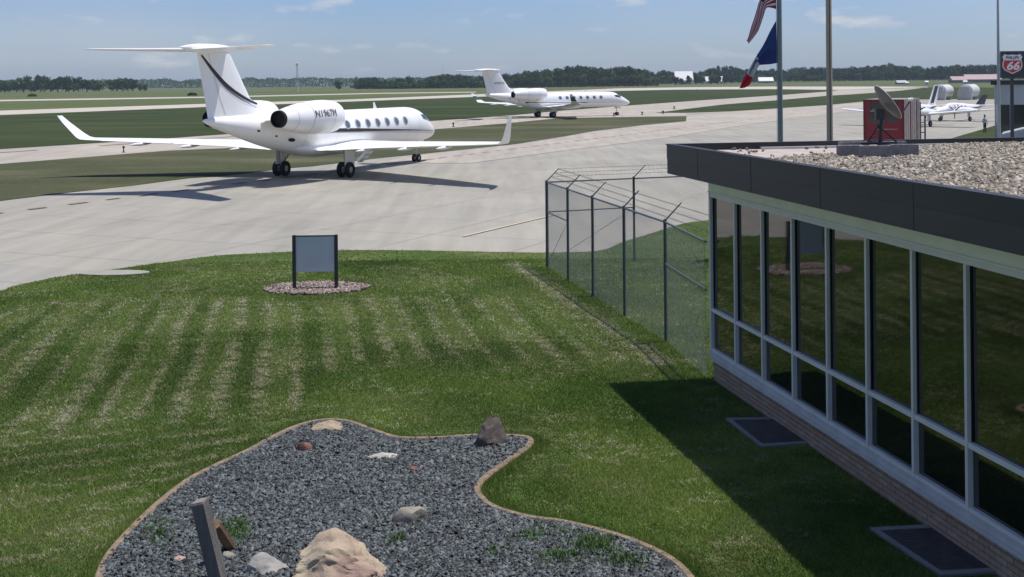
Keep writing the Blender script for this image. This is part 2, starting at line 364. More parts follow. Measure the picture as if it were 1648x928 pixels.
# lawn
lawn_edge_px = [(-250,520),(-60,478),(0,468.5),(21,461),(75,449),(133,440),(181,434),(265,422),(347,411),(420,407),(500,403),(600,402),(700,403),(800,405),(875,406),(963,403),(1002,389),(1045,376),(1101,359),(1144,353),(1200,344),(1300,330)]
LE = [G(u, v, .06) for u, v in lawn_edge_px]
lawn_edge = smooth_curve(LE, 6)
lawn_poly = [(p.x, p.y) for p in lawn_edge] + [(60, 47), (60, -40), (-60, -40), (-60, LE[0].y - 3)]
sheet('lawn', [Vector((a, b, 0)) for a, b in lawn_poly], .06, M['lawn'])
sheet('side_grass', [G(u, v, .05) for u, v in [(1500,232),(1545,218),(1580,208),(1606,200),(1700,192),(1760,260)]], .05, M['band'])
# markings and joints
M['dash'] = mat('faded_marking', (.20, .13, .115), .9, var=.3, scale=1)
M['joint'] = mat('joint_sealant', (.27, .26, .24), .9, var=.25, scale=.5)
M['yellow'] = mat('faded_yellow_line', (.50, .42, .30), .9, var=.12, scale=2)
dm = MB(); a, b = G(0, 344), G(1249, 187); d = (b - a).normalized(); n_ = Vector((-d.y, d.x, 0)); Ld = (b - a).length
t = -20.0
while t < Ld + 60:
    if random.random() < .9:
        l_ = random.uniform(.9, 1.7); w_ = random.uniform(.10, .19)
        c0 = a + d * t
        dm.add([c0 - n_*w_, c0 + d*l_ - n_*w_, c0 + d*l_ + n_*w_, c0 + n_*w_], [(0,1,2,3)])
    t += 2.4
o = dm.build('dashed_marking', M['dash']); o.location.z = .05; o['kind'] = 'structure'
dm = MB(); a2, b2 = G(-40, 249), G(771, 192.5); d2 = (b2 - a2).normalized(); n2_ = Vector((-d2.y, d2.x, 0))
for t in np.arange(0, (b2-a2).length, 14.0):
    c0 = a2 + d2 * t; w_ = .35
    dm.add([c0 - n2_*w_, c0 + d2*6.5 - n2_*w_, c0 + d2*6.5 + n2_*w_, c0 + n2_*w_], [(0,1,2,3)])
o = dm.build('taxiway_dashes', M['dash']); o.location.z = .05; o['kind'] = 'structure'
jm = MB()
for k in range(-10, 22):                       # slab joints, two ways
    w_ = .012
    o_ = a + n_ * (-4.6 * k + 1.8)
    if k > 0: jm.add([o_ - d*60 - n_*w_, o_ + d*160 - n_*w_, o_ + d*160 + n_*w_, o_ - d*60 + n_*w_], [(0,1,2,3)])
for k in range(-12, 34):
    o_ = a + d * (4.6 * k)
    jm.add([o_ - d*w_ - n_*100, o_ + d*w_ - n_*100, o_ + d*w_ - n_*1.5, o_ - d*w_ - n_*1.5], [(0,1,2,3)])
o = jm.build('apron_joints', M['joint']); o.location.z = .045; o['kind'] = 'structure'
ym = MB(); a3, b3 = G(745, 382), G(900, 345); d3 = (b3-a3).normalized(); n3 = Vector((-d3.y, d3.x, 0))
ym.add([a3 - n3*.07, b3 - n3*.07, b3 + n3*.07, a3 + n3*.07], [(0,1,2,3)])
pt = [G(180, 367), G(240, 364), G(300, 361.5), G(380, 359)]
o = ym.build('yellow_taxi_line', M['yellow']); o.location.z = .05; o['kind'] = 'structure'
# pale concrete pad let into the lawn edge
padc = G(184, 443.5)
pad = MB(); ring = [(padc.x + 1.02*math.cos(t)*(1 if math.cos(t) > 0 else 1), padc.y + .48*math.sin(t)) for t in np.linspace(0, 2*math.pi, 20, endpoint=False)]
pad.loft([[(x, y, .03) for x, y in ring], [(x, y, .10) for x, y in ring]])
tag(pad.build('concrete_pad', M['apron']), 'low pale round concrete pad set into the lawn beside the apron', 'concrete pad')

# ------------------------------------------------------------------ the terminal building
WD = Vector((-.1825, 1, 0)).normalized()         # along the glass wall, away from the camera
WN = Vector((-WD.y, WD.x, 0))                    # out of the wall, to the left
C0 = Vector((3.59, 22.5, 0))                     # far corner of the glass wall
BM4 = Matrix(((-WD.x, -WN.x, 0, C0.x), (-WD.y, -WN.y, 0, C0.y), (0, 0, 1, 0), (0, 0, 0, 1)))
# local frame of the building: +x back along the wall towards the camera, +y into the building
bld = empty('terminal_building'); bld.matrix_world = BM4
tag(bld, 'low terminal building with dark fascia, gravel roof and a long wall of glass', 'building')
M['fascia'] = mat('dark_metal_fascia', (.027, .029, .030), .5, var=.2, scale=1.5, metal=.2, stretch=(.4, 1, 3))
M['fascia2'] = mat('brown_metal_fascia', (.042, .038, .035), .55, var=.2, scale=1.5, stretch=(.4, 1, 3))
M['cream'] = mat('cream_soffit_board', (.80, .78, .66), .7, var=.06, scale=2)
M['alu'] = mat('painted_window_frame', (.68, .67, .63), .45, var=.06, scale=3)
M['sill'] = mat('sill_metal', (.52, .51, .49), .6, var=.12, scale=3)
M['mortar'] = mat('mortar', (.33, .30, .27), .9, var=.2, scale=20)
M['brick'] = mat('brown_brick', (.30, .19, .13), .85, col2=(.42, .29, .21), scale=3, bump=.3, bscale=60)
M['brickb'] = mat('tan_brick', (.38, .28, .20), .85, var=.15, scale=6, bump=.3, bscale=60)
M['pane'] = mat('tinted_window_glass', (.006, .009, .008), .03, spec=.5)
M['pane'].node_tree.nodes['Principled BSDF'].inputs['IOR'].default_value = 2.0
M['membrane'] = mat('roof_membrane', (.42, .36, .32), .8, var=.15, scale=3)
M['dark'] = mat('dark_interior', (.02, .02, .02), .9)
BL = 22.0     # length of the wall back towards and past the camera
BW = 24.0     # depth of the building
sp = 1.226; nb = 17
zt, zs, zb, zr = 4.33, 4.06, 3.79, 4.20      # fascia top, seam, bottom; roof surface
# brick plinth (backing) and bricks
MB().box(.0, BL, .03, .25, 0, .445).build('plinth_wall', M['mortar'], bld)
bw, bh = .225, .0735
bmesh_ = MB().box(0, bw - .011, -.008, .06, 0, bh - .010).build('brick', M['brick'], bld)
bme = bmesh_.data; bme2 = bme.copy(); bme2.materials.clear(); bme2.materials.append(M['brickb'])
first = True
for r_ in range(6):
    for c_ in range(45):
        x = c_ * bw + (bw/2 if r_ % 2 else 0) + .004
        if first: o = bmesh_; first = False
        else: o = link('brick', bme if random.random() < .7 else bme2, bld)
        o.location = (x, .0 + random.uniform(-.002, .003), r_ * bh + .004)
# plinth end (far end face) and rear
MB().box(.12, 5, BW-.3, BW, 0, 3.6).build('rear_wall', M['brickb'], bld)
MB().box(-.02, .12, .26, BW, .0, 3.6).build('end_wall', M['brickb'], bld)
# sill
MB().box(-.03, BL, -.07, .14, .445, .50).box(-.03, BL, -.045, .14, .50, .585).build('sill', M['sill'], bld)
z0, z1, z2, z3 = .585, 1.30, 1.365, 3.37
# frame members, each a part
for k in range(nb + 1):
    x = k * sp
    MB().box(x - .027, x + .027, -.035, .10, z0, z3).build('mullion', M['alu'], bld)
fm = MB(); fm.box(0, BL, -.03, .09, z3, z3 + .085); fm.build('window_head', M['alu'], bld)
for k in range(nb):
    x = k * sp
    MB().box(x + .03, x + sp - .03, -.028, .09, z1, z2).build('transom', M['alu'], bld)
    MB().box(x + .03, x + sp - .03, -.026, .09, z0, z0 + .05).build('bottom_rail', M['alu'], bld)
    for (za, zb_) in ((z2, z3), (z0 + .05, z1)):
        j = [random.uniform(-.0035, .0035) for _ in range(4)]; xa, xb = x + .03, x + sp - .03
        MB().add([(xa,.03+j[0],za),(xb,.03+j[1],za),(xb,.055,za),(xa,.055,za),(xa,.03+j[2],zb_),(xb,.03+j[3],zb_),(xb,.055,zb_),(xa,.055,zb_)], [(0,3,2,1),(4,5,6,7),(0,1,5,4),(1,2,6,5),(2,3,7,6),(3,0,4,7)]).build('window_pane', M['pane'], bld)
    for xx in (x + .03, x + sp - .042):
        MB().box(xx, xx + .012, .012, .029, z2, z3).build('gasket', M['black'], bld)
MB().box(-.0, BL, -.05, .2, z3 + .085, zb + .011).box(-.005, BL, -.075, .1, z3+.085, z3+.105).build('cream_band', M['cream'], bld)
MB().box(-.045, -.0, -.04, .12, 0.5, zb + .01).build('corner_trim', M['alu'], bld)
MB().box(.2, BL, .25, .3, 0, 3.6).build('inner_wall', M['dark'], bld)
# roof slab with overhang: left overhang .80, far overhang .35
OV, OF = .74, .27
MB().box(-OF + .03, BL, -OV + .03, BW, zb + .012, zr - .001).build('roof_slab', M['cream'], bld)
MB().box(-OF + .12, BL, -OV + .12, BW - .12, zr, zr + .006).build('roof_membrane', M['membrane'], bld)
MB().box(-OF - .006, BL, -OV - .006, -OV + .03, zs + .002, zt - .02).box(-OF - .006, -OF + .03, -OV + .03, BW, zs + .002, zt-.02).build('upper_fascia', M['fascia'], bld)
MB().box(-OF, BL, -OV, -OV + .03, zb, zs).box(-OF, -OF + .03, -OV + .03, BW, zb, zs).build('lower_fascia', M['fascia2'], bld)
MB().box(-OF - .02, BL, -OV - .02, -OV + .13, zt - .02, zt).box(-OF - .02, -OF + .11, -OV + .13, BW, zt - .02, zt).build('parapet_cap', M['fascia'], bld)
MB().box(-OF + .03, BL, -OV + .03, -OV + .12, zr, zt - .02).box(-OF + .03, -OF + .10, -OV + .12, BW, zr, zt-.02).build('parapet_upstand', M['fascia'], bld)
for k_ in range(8):      # cover plates over the fascia joints, with their fixings
    x_ = 1.4 + k_*2.44
    MB().box(x_, x_+.035, -OV-.009, -OV-.0065, zs+.004, zt-.021).build('joint_cover', M['fascia'], bld)
    MB().box(x_+.004, x_+.03, -OV-.004, -OV-.0003, zb+.004, zs-.002).build('joint_cover', M['fascia2'], bld)
MB().box(-OF+.10, -OF+.22, 1.0, BW, zr+.006, zr+.045).build('roof_flashing', M['sill'], bld)
# roof gravel
M['rgravel'] = mat('roof_gravel', (.165, .143, .115), .85, col2=(.27, .242, .20), scale=9, attr='tone', attr_lo=.55, attr_hi=2.2)
n = 50000
x = rng.uniform(-OF + .15, 12.5, n); y = rng.uniform(-OV + .14, 9.0, n)
edge = 1.5 + 2.3 * np.clip((2.3 - x) / 2.2, 0, 1) + .5 * (fbm(x*1.3, y*1.3, 5) - .5)
# bare membrane wedge at the far-left corner
bare = (y < 4.4 + 1.0*(fbm(x*2, y*2, 3)-.5)) & (x < 3.4 - .62*(y+OV) + .8*(fbm(x*1.6, y*1.6, 13)-.5))
thin = rng.uniform(0, 1, n) < .012
keep = ~bare | thin
x, y = x[keep], y[keep]; k2 = fbm(x*1.1, y*1.1, 9)
z = zr + .012 + .02 * k2 + rng.uniform(0, .014, len(x))
st = stones('roof_gravel', np.stack([x, y, z], 1), .055, M['rgravel'], .6, bld); st['kind'] = 'stuff'

# satellite dish on concrete blocks on the roof
M['block'] = mat('grey_concrete_block', (.17, .165, .16), .9, col2=(.30, .29, .275), scale=7, bump=.4, bscale=50)
def roofpt(u, v): return G(u, v, zr + .03)
Yd = G(1415, 250, zr).y
def block(u0, u1, v1, yoff, h, lab, rz=0, cores=False):
    p = roofpt((u0 + u1) / 2, v1); wd = (u1 - u0) * p.y / F
    root = empty('concrete_block', (p.x, p.y + yoff, zr + .02), rz)
    tag(root, lab, 'concrete block', 'concrete blocks weighing down the satellite dish')
    m = MB(); m.box(-wd/2, wd/2, -.0, .05, 0, h); m.box(-wd/2, wd/2, .15, .2, 0, h)
    m.box(-wd/2, -wd/2+.04, .05, .15, 0, h); m.box(wd/2-.04, wd/2, .05, .15, 0, h); m.box(-.02, .02, .05, .15, 0, h)
    m.build('block_shell', M['block'], root)
    MB().box(-wd/2 + .04, -.02, .05, .15, 0, h - .05).box(.02, wd/2-.04, .05, .15, 0, h-.05).build('core_fill', M['dark'] if cores else M['block'], root)
    return root
block(1352, 1392, 252, 0, .19, 'leftmost grey hollow concrete block under the roof dish', .05, True)
block(1384, 1432, 253.5, -.1, .20, 'middle grey concrete block directly below the dish mast', -.04, True)
block(1437, 1479, 251.5, .0, .20, 'rightmost grey concrete block beside the roof gravel', .03)
block(1362, 1408, 247, .28, .19, 'rear grey concrete block behind the dish mast foot', .1)
block(1425, 1468, 246, .28, .19, 'rear grey concrete block behind the rightmost block', .0)
M['dish'] = mat('grey_dish_metal', (.14, .137, .134), .55, var=.12, scale=4)
M['dishrim'] = mat('pale_dish_rim', (.62, .61, .58), .5)
M['dkmetal'] = mat('dark_mast_metal', (.05, .05, .055), .5, metal=.4)
dp = roofpt(1414, 247); dish = empty('satellite_dish', (dp.x, dp.y, zr + .02))
tag(dish, 'grey satellite dish tilted up on a dark mast over concrete blocks on the roof', 'satellite dish')
sc = dp.y / F
zc_d = zat(1427, 168, dp.y) - zr; xc_d = (1427 - 1414) * sc
# dish: shallow bowl, axis towards the right and up
bowl = MB(); rings = []
for k, (r, d_) in enumerate([(0.001, 0), (.1, .006), (.2, .025), (.3, .056), (.36, .082), (.365, .10), (.35,.088),(.29,.066),(.19,.035),(.1,.016),(.001,.012)]):
    rings.append([Vector((r*.93*math.cos(t), r*math.sin(t), d_)) for t in np.linspace(0, 2*math.pi, 28, endpoint=False)])
bowl.loft(rings, 0, False)
bo = bowl.build('reflector', M['dish'], dish, True)
ax = Vector((.80, .02, .58)).normalized()
bo.scale = (.93,)*3; bo.rotation_euler = ax.to_track_quat('Z', 'Y').to_euler(); bo.location = Vector((xc_d, 0, zc_d)) - ax * .05
rm = MB(); rp = [Vector((.36*.93*math.cos(t), .36*math.sin(t), .095)) for t in np.linspace(0, 2*math.pi, 33)]
rm.path(rp, .009, 5); ro = rm.build('rim', M['dishrim'], dish); ro.scale = bo.scale; ro.rotation_euler = bo.rotation_euler; ro.location = bo.location
lnb = Vector(((1470-1414)*sc, .12, zat(1470, 163, dp.y) - zr))
low = Vector(((1447-1414)*sc, .0, zat(1447, 192, dp.y) - zr))
MB().tube(low, lnb, .012, n=6).build('feed_arm', M['dkmetal'], dish)
MB().tube(lnb - Vector((.05,0,0)), lnb + Vector((.04, .0, .01)), .035, n=8).build('receiver', M['dishrim'], dish)
mast_top = Vector(((1420-1414)*sc, 0, zat(1420, 185, dp.y) - zr))
MB().tube((0,0,0.0), mast_top, .03, n=8).build('mast', M['dkmetal'], dish)
MB().box(-.05, .09, -.06, .06, mast_top.z-.09, mast_top.z+.09).build('bracket', M['dkmetal'], dish)
for q in ((.28, -.1), (-.12, .2), (.15, .3)):
    MB().tube((q[0], q[1], .2), (0, 0, .48), .014, n=6).build('strut', M['dkmetal'], dish)
MB().box(-.3, .3, -.03, .03, .17, .2).box(-.03,.03,-.2,.3,.17,.199).build('foot_frame', M['dkmetal'], dish)

# ventilation grates beside the wall
M['grate'] = mat('dark_steel_grate', (.12, .11, .11), .6, metal=.2, var=.2, scale=6)
M['kerbc'] = mat('dull_concrete_kerb', (.22, .22, .215), .9, var=.1, scale=5)  # dull grey concrete, slightly varied
def grate(c, lab):
    root = empty('window_well'); tag(root, lab, 'grate', 'grated wells beside the terminal wall')
    root.location = c[0]; P = [p - c[0] for p in c]
    A_, B_, C_, D_ = P      # near-left, ... quad on the ground
    def lerp(s, t): return (A_*(1-s) + B_*s)*(1-t) + (D_*(1-s) + C_*s)*t
    e = .07
    for (s0, s1, t0, t1) in ((0,1,0,e),(0,1,1-e,1),(0,e,e,1-e),(1-e,1,e,1-e)):
        q = [lerp(s0,t0), lerp(s1,t0), lerp(s1,t1), lerp(s0,t1)]
        m = MB(); m.loft([[p + Vector((0,0,.0)) for p in q], [p + Vector((0,0,.045)) for p in q]]); m.build('kerb', M['kerbc'], root)
    m = MB()
    q = [lerp(e,e), lerp(1-e,e), lerp(1-e,1-e), lerp(e,1-e)]
    m.add([p + Vector((0,0,.01)) for p in q], [(0,1,2,3)]); m.build('pit', M['dark'], root)
    nbar = 26
    bar = None
    for i in range(nbar):
        t_ = e + (1-2*e) * (i+.5)/nbar; m = MB()
        a_, b_ = lerp(e, t_), lerp(1-e, t_); w_ = (D_-A_)*(.3/nbar)
        m.loft([[a_ + Vector((0,0,.025)), b_ + Vector((0,0,.025)), b_ + w_ + Vector((0,0,.025)), a_ + w_ + Vector((0,0,.025))], [a_ + Vector((0,0,.042)), b_ + Vector((0,0,.042)), b_ + w_ + Vector((0,0,.042)), a_ + w_ + Vector((0,0,.042))]])
        m.build('grate_bar', M['grate'], root)
    return root
def wallpt(along, off): return C0 - WD * along + WN * off + Vector((0,0,.06))
g1 = [G(1225,718,.1), G(1312,712,.1), G(1266,671,.1), G(1168,672.5,.1)]
g2 = [G(1515,925,.1), G(1628,918,.1), G(1525,842,.1), G(1400,849,.1)]
for g_ in (g1, g2):
    for p in g_: p.z = .06
grate(g1, 'farther grated light well sunk in the shaded grass by the brick plinth')
grate(g2, 'nearer grated light well in the shade below the right-hand windows')

# ------------------------------------------------------------------ gravel bed with its edging and rocks
bed_px = [(160,945),(163,925),(180,893),(213,856),(250,820),(300,780),(342,757),(400,730),(440,708),(480,690),(520,681),(560,683),(600,697),(640,709),(700,710),(760,706),(820,706),(848,709),(854,716),(845,727),(820,745),(785,770),(768,790),(776,808),(800,824),(850,838),(900,845),(950,856),(1000,870),(1050,890),(1085,910),(1106,930),(1120,950)]
bedpts = smooth_curve([G(u, v, .06) for u, v in bed_px], 6)
bed_poly = [(p.x, p.y) for p in bedpts] + [(bedpts[-1].x + .1, 12.2), (bedpts[0].x - .1, 12.2)]
M['slatebase'] = mat('dark_slate_base', (.035, .04, .045), .9, var=.3, scale=30)
sheet('gravel_bed', [Vector((a, b, 0)) for a, b in bed_poly], .066, M['slatebase'])
M['edging'] = mat('tan_edging', (.21, .155, .105), .85, var=.35, scale=9, bump=.3)
em = MB(); ed = root_e = empty('bed_edging', (0,0,0)); tag(root_e, 'narrow tan curved edging around the slate gravel bed', 'edging')
full = bedpts
step = 9
for k in range(0, len(full) - 1, step):
    seg = full[k:k+step+1]; 
    if len(seg) < 2: continue
    m = MB(); ringL = []
    for i, p in enumerate(seg):
        q0 = seg[max(i-1,0)]; q1 = seg[min(i+1,len(seg)-1)]; t_ = (q1-q0).normalized(); nn = Vector((-t_.y, t_.x, 0)); sh = .008 if i in (0, len(seg)-1) else 0
        pp = p + t_ * (.005 if i == 0 else (-.005 if i == len(seg)-1 else 0))
        ringL.append([pp - nn*.052 + Vector((0,0,-.02)), pp + nn*.052 + Vector((0,0,-.02)), pp + nn*.052 + Vector((0,0,.05)), pp + nn*.035 + Vector((0,0,.068)), pp - nn*.035 + Vector((0,0,.068)), pp - nn*.052 + Vector((0,0,.04))])
    m.loft(ringL); m.build('edging_strip', M['edging'], root_e)
# slate chips
bx0, bx1 = min(p[0] for p in bed_poly), max(p[0] for p in bed_poly); by0, by1 = 12.6, max(p[1] for p in bed_poly)
n = 88000
x = rng.uniform(bx0, bx1, n); y = rng.uniform(by0, by1, n); k = inpoly(x, y, bed_poly); x, y = x[k], y[k]
z = .075 + .03 * fbm(x*2, y*2, 4) + rng.uniform(0, .022, len(x))
M['slate'] = mat('slate_chips', (.031, .038, .040), .6, col2=(.048, .055, .058), scale=2.5, attr='tone', attr_lo=.22, attr_hi=3.5)
st = stones('slate_gravel', np.stack([x, y, z], 1), .049, M['slate'], .5); st['kind'] = 'stuff'
st['label'] = 'dark blue grey slate chips filling the curved bed'
def rmat(name, a, b, sc_=2.5): return mat(name, a, .9, col2=b, scale=sc_, bump=.6, bscale=14, detail=8)
M['r_cream'] = rmat('cream_stone', (.34, .28, .2), (.46, .40, .3)); M['r_pink'] = rmat('pink_stone', (.40, .25, .21), (.5, .36, .29))
M['r_tan'] = rmat('tan_stone', (.30, .23, .15), (.42, .35, .25)); M['r_grey'] = rmat('grey_stone', (.20, .18, .15), (.34, .31, .26), 4)
M['r_dark'] = rmat('dark_stone', (.065, .055, .055), (.15, .12, .11), 4); M['r_red'] = rmat('red_stone', (.17, .075, .055), (.26, .13, .10), 5)
M['r_pale'] = rmat('pale_stone', (.36, .34, .29), (.46, .44, .38), 4); M['r_white'] = rmat('grey_white_stone', (.24, .235, .22), (.42, .40, .36), 3)
def big_rock_mat():
    m = bpy.data.materials.new('cream_and_pink_boulder'); m.use_nodes = True; t = m.node_tree; n = t.nodes.new; l = t.links.new; bs = t.nodes['Principled BSDF']
    bs.inputs['Roughness'].default_value = .9; tcn = n('ShaderNodeTexCoord')
    A = n('ShaderNodeTexNoise'); A.inputs['Scale'].default_value = 1.7; A.inputs['Detail'].default_value = 6; l(tcn.outputs['Object'], A.inputs['Vector'])
    r1 = n('ShaderNodeValToRGB'); e = r1.color_ramp.elements; e[0].position = .38; e[0].color = (.48, .40, .28, 1); e[1].position = .62; e[1].color = (.38, .26, .21, 1); l(A.outputs[0], r1.inputs[0])
    B = n('ShaderNodeTexNoise'); B.inputs['Scale'].default_value = 14; B.inputs['Detail'].default_value = 9; B.inputs['Roughness'].default_value = .75; l(tcn.outputs['Object'], B.inputs['Vector'])
    mr = n('ShaderNodeMapRange'); mr.inputs[3].default_value = .6; mr.inputs[4].default_value = 1.3; l(B.outputs[0], mr.inputs[0])
    vm = n('ShaderNodeVectorMath'); vm.operation = 'SCALE'; l(r1.outputs[0], vm.inputs[0]); l(mr.outputs[0], vm.inputs['Scale']); l(vm.outputs[0], bs.inputs['Base Color'])
    bp = n('ShaderNodeBump'); bp.inputs['Strength'].default_value = .8; bp.inputs['Distance'].default_value = .03; l(B.outputs[0], bp.inputs['Height']); l(bp.outputs[0], bs.inputs['Normal'])
    return m
M['r_big'] = big_rock_mat()
def bedrock(u, v, wpx, hpx, m, seed, lab, name='rock', depth=.8, rz=0, sub=3, rough=.3):
    p = G(u, v, .09); s_ = p.y / F
    o = rock(name, (p.x, p.y, .07), (wpx*s_/2*1.1, wpx*s_/2*depth, hpx*s_*.72), m, seed, rough, None, rz, sub)
    return tag(o, lab, 'rock')
bedrock(548, 929, 172, 68, M['r_big'], 3, 'huge cream and pink jagged boulder at the bottom of the slate bed', 'boulder', .7, .1, 5, .34)
bedrock(432, 918, 62, 34, M['r_white'], 5, 'grey white angular rock touching the left of the huge boulder', 'rock', .8, .3, 4, .2)
bedrock(526, 692, 60, 18, M['r_tan'], 8, 'long low tan rock lying on the far edging of the bed', 'rock', .5, .1, 4)
bedrock(488, 725, 28, 20, M['r_red'], 11, 'small dark red brown rock near the far left of the bed', 'rock')
bedrock(617, 736, 56, 12, M['r_pale'], 14, 'flat pale cream slab of rock on the dark gravel', 'rock', .5, .15, 4)
bedrock(665, 757, 25, 13, M['r_red'], 17, 'little brick red stone right of the flat pale slab', 'rock', .7)
bedrock(788, 716, 50, 50, M['r_dark'], 21, 'tall dark brown boulder standing at the far right corner of the bed', 'boulder', .75, .5, 4)
bedrock(660, 838, 52, 32, M['r_grey'], 24, 'rounded grey brown rock in the middle of the slate bed', 'rock', .75, .2, 4, .15)
bedrock(293, 902, 26, 14, M['r_pink'], 27, 'small pink stone low at the left of the bed', 'rock', .8)
bedrock(364, 897, 26, 15, M['r_grey'], 30, 'small brown grey stone just right of the leaning post', 'rock', .8)
bedrock(406, 930, 14, 9, M['r_pale'], 33, 'tiny pale stone in front of the grey white rock', 'rock', .8)
# leaning weathered post and a short timber behind it
M['wood'] = mat('weathered_grey_wood', (.09, .085, .08), .85, col2=(.17, .16, .15), scale=9, stretch=(1, 1, .12), bump=.5, bscale=30)
M['wood2'] = mat('brown_timber', (.17, .09, .05), .8, col2=(.26, .15, .09), scale=9, stretch=(.2, 1, 1), bump=.4, bscale=30)
pb = G(353, 940, .07); tp = Vector((px(317.5-3.4, pb.y), pb.y + .02, zat(318, 808, pb.y)))
pr = empty('leaning_post', pb); tag(pr, 'weathered grey square wooden post leaning left out of the slate bed', 'post')
dirp = (tp - pb); q = dirp.to_track_quat('Z', 'Y').to_matrix().to_4x4(); Lp = dirp.length
m = MB(); hw = .088
def chamf(h_, w_): return [Vector((-w_, -w_*.8, h_)), Vector((w_, -w_*.8, h_)), Vector((w_, w_*.8, h_)), Vector((-w_, w_*.8, h_))]
m.loft([[q @ p for p in chamf(h_, w_)] for h_, w_ in ((-.2, hw), (Lp*.5, hw*.99), (Lp-.012, hw*.97), (Lp, hw*.9))]); m.build('post_shaft', M['wood'], pr)
MB().loft([[q @ p for p in chamf(h_, w_)] for h_, w_ in ((Lp+.001, hw*.88), (Lp+.012, hw*.84))]).build('post_top', mat('pale_end_grain', (.22, .20, .18), .9, var=.2, scale=20), pr)
ta, tb = G(341, 845, .35), G(372, 875, .09)
ta = Vector((px(340, pb.y+.45), pb.y+.45, zat(340, 843, pb.y+.45))); tb = G(372, 882, .09)
tim = MB(); tim.tube(ta, tb, .06, .065, 7); tim = tim.build('short_timber', M['wood2']); tag(tim, 'short red brown piece of timber lying behind the leaning post', 'timber')
# weeds in the gravel
M['weed'] = mat('weed_green', (.10, .19, .04), .8, var=.3, scale=20)
def blades(P, hgt, wid, lean=.5):
    n = len(P); a = rng.uniform(0, 2*np.pi, n); la = rng.uniform(0, 2*np.pi, n); h_ = hgt * rng.uniform(.5, 1.35, n); le = lean * h_ * rng.uniform(.1, 1, n)
    w_ = wid * rng.uniform(.7, 1.3, n)
    dx, dy = np.cos(a) * w_ / 2, np.sin(a) * w_ / 2
    V = np.empty((n, 3, 3)); V[:, 0] = P; V[:, 1] = P; V[:, 2] = P
    V[:, 0, 0] -= dx; V[:, 0, 1] -= dy; V[:, 1, 0] += dx; V[:, 1, 1] += dy
    V[:, 2, 0] += np.cos(la) * le; V[:, 2, 1] += np.sin(la) * le; V[:, 2, 2] += h_
    return V
wp = []
for (u, v, ru, rv, k) in ((378, 858, 26, 20, 130), (255, 858, 24, 22, 60), (640, 868, 14, 10, 20), (880, 862, 60, 14, 60), (960, 878, 40, 14, 170), (905, 900, 60, 18, 90), (1010, 905, 40, 14, 60), (800, 890, 30, 14, 25), (540, 745, 200, 40, 12), (700, 720, 90, 8, 14)):
    for i in range(k):
        p = G(u + random.gauss(0, ru*.5), v + random.gauss(0, rv*.5), .09)
        for j in range(9): wp.append((p.x + random.gauss(0, .014), p.y + random.gauss(0, .014), .085))
wp = np.array(wp); wp = wp[inpoly(wp[:,0], wp[:,1], bed_poly)]
V = blades(wp, .07, .022, .9); o = mesh_arrays('gravel_weeds', V.reshape(-1,3), np.arange(len(V)*3), 3, M['weed']); tag(o, 'sparse green weeds growing up through the slate chips', None, None, 'stuff')

# ------------------------------------------------------------------ blank sign on its ring of pink gravel
sgc = G(508, 465.0, .06)
M['pgravel'] = mat('pink_gravel', (.17, .125, .11), .85, col2=(.26, .215, .19), scale=9, attr='tone', attr_lo=.55, attr_hi=2.1)
ringp = [(sgc.x + 1.40*math.cos(t)*(1+.05*math.sin(3*t)), sgc.y + 1.05*math.sin(t)*(1+.06*math.cos(2*t))) for t in np.linspace(0, 2*math.pi, 32, endpoint=False)]
n = 7500; x = rng.uniform(sgc.x-1.6, sgc.x+1.6, n); y = rng.uniform(sgc.y-1.6, sgc.y+1.6, n)
k = inpoly(x, y, [((p[0]-sgc.x)*(1)+sgc.x, (p[1]-sgc.y)+sgc.y) for p in ringp]) & (rng.uniform(0,1,n) < np.clip(1.25 - 3.5*(np.hypot((x-sgc.x)/1.40, (y-sgc.y)/1.05) - .75 + .5*(fbm(x*2.5, y*2.5, 12)-.5)), .0, 1))
x, y = x[k], y[k]
sheet('sign_gravel_base', [Vector((a_, b_, 0)) for a_, b_ in ringp], .068, mat('gravel_fines', (.14, .11, .09), .9, var=.2, scale=20))
st = stones('sign_gravel', np.stack([x, y, .085 + rng.uniform(0, .03, len(x))], 1), .06, M['pgravel'], .6); st['kind'] = 'stuff'
M['signpost'] = mat('dark_sign_post', (.04, .04, .043), .5, var=.2, scale=4)
M['signpanel'] = mat('blue_grey_sign_back', (.60, .62, .63), .5, var=.06, scale=2)
pl_, pr_ = G(474, 466.5, .06), G(541.5, 465.5, .06)
sg = empty('blank_sign', (pl_ + pr_)/2); tag(sg, 'square blue grey blank sign panel between two dark posts on a gravel ring', 'sign')
hx = (pr_ - pl_).length / 2; sg.rotation_euler = (0, 0, math.atan2(pr_.y - pl_.y, pr_.x - pl_.x))
ztop = zat(505, 378.5, pl_.y) - .06; zbot = zat(505, 437, pl_.y) - .06
for s_ in (-1, 1): MB().box(s_*hx - .046, s_*hx + .046, -.045, .045, -.2, ztop + .01).build('post', M['signpost'], sg)
MB().box(-hx+.046, hx-.046, -.025, .025, zbot, ztop - .03).build('panel', M['signpanel'], sg)
MB().box(-hx+.046, hx-.046, -.03, .03, ztop-.03, ztop).build('top_rail', M['signpost'], sg)

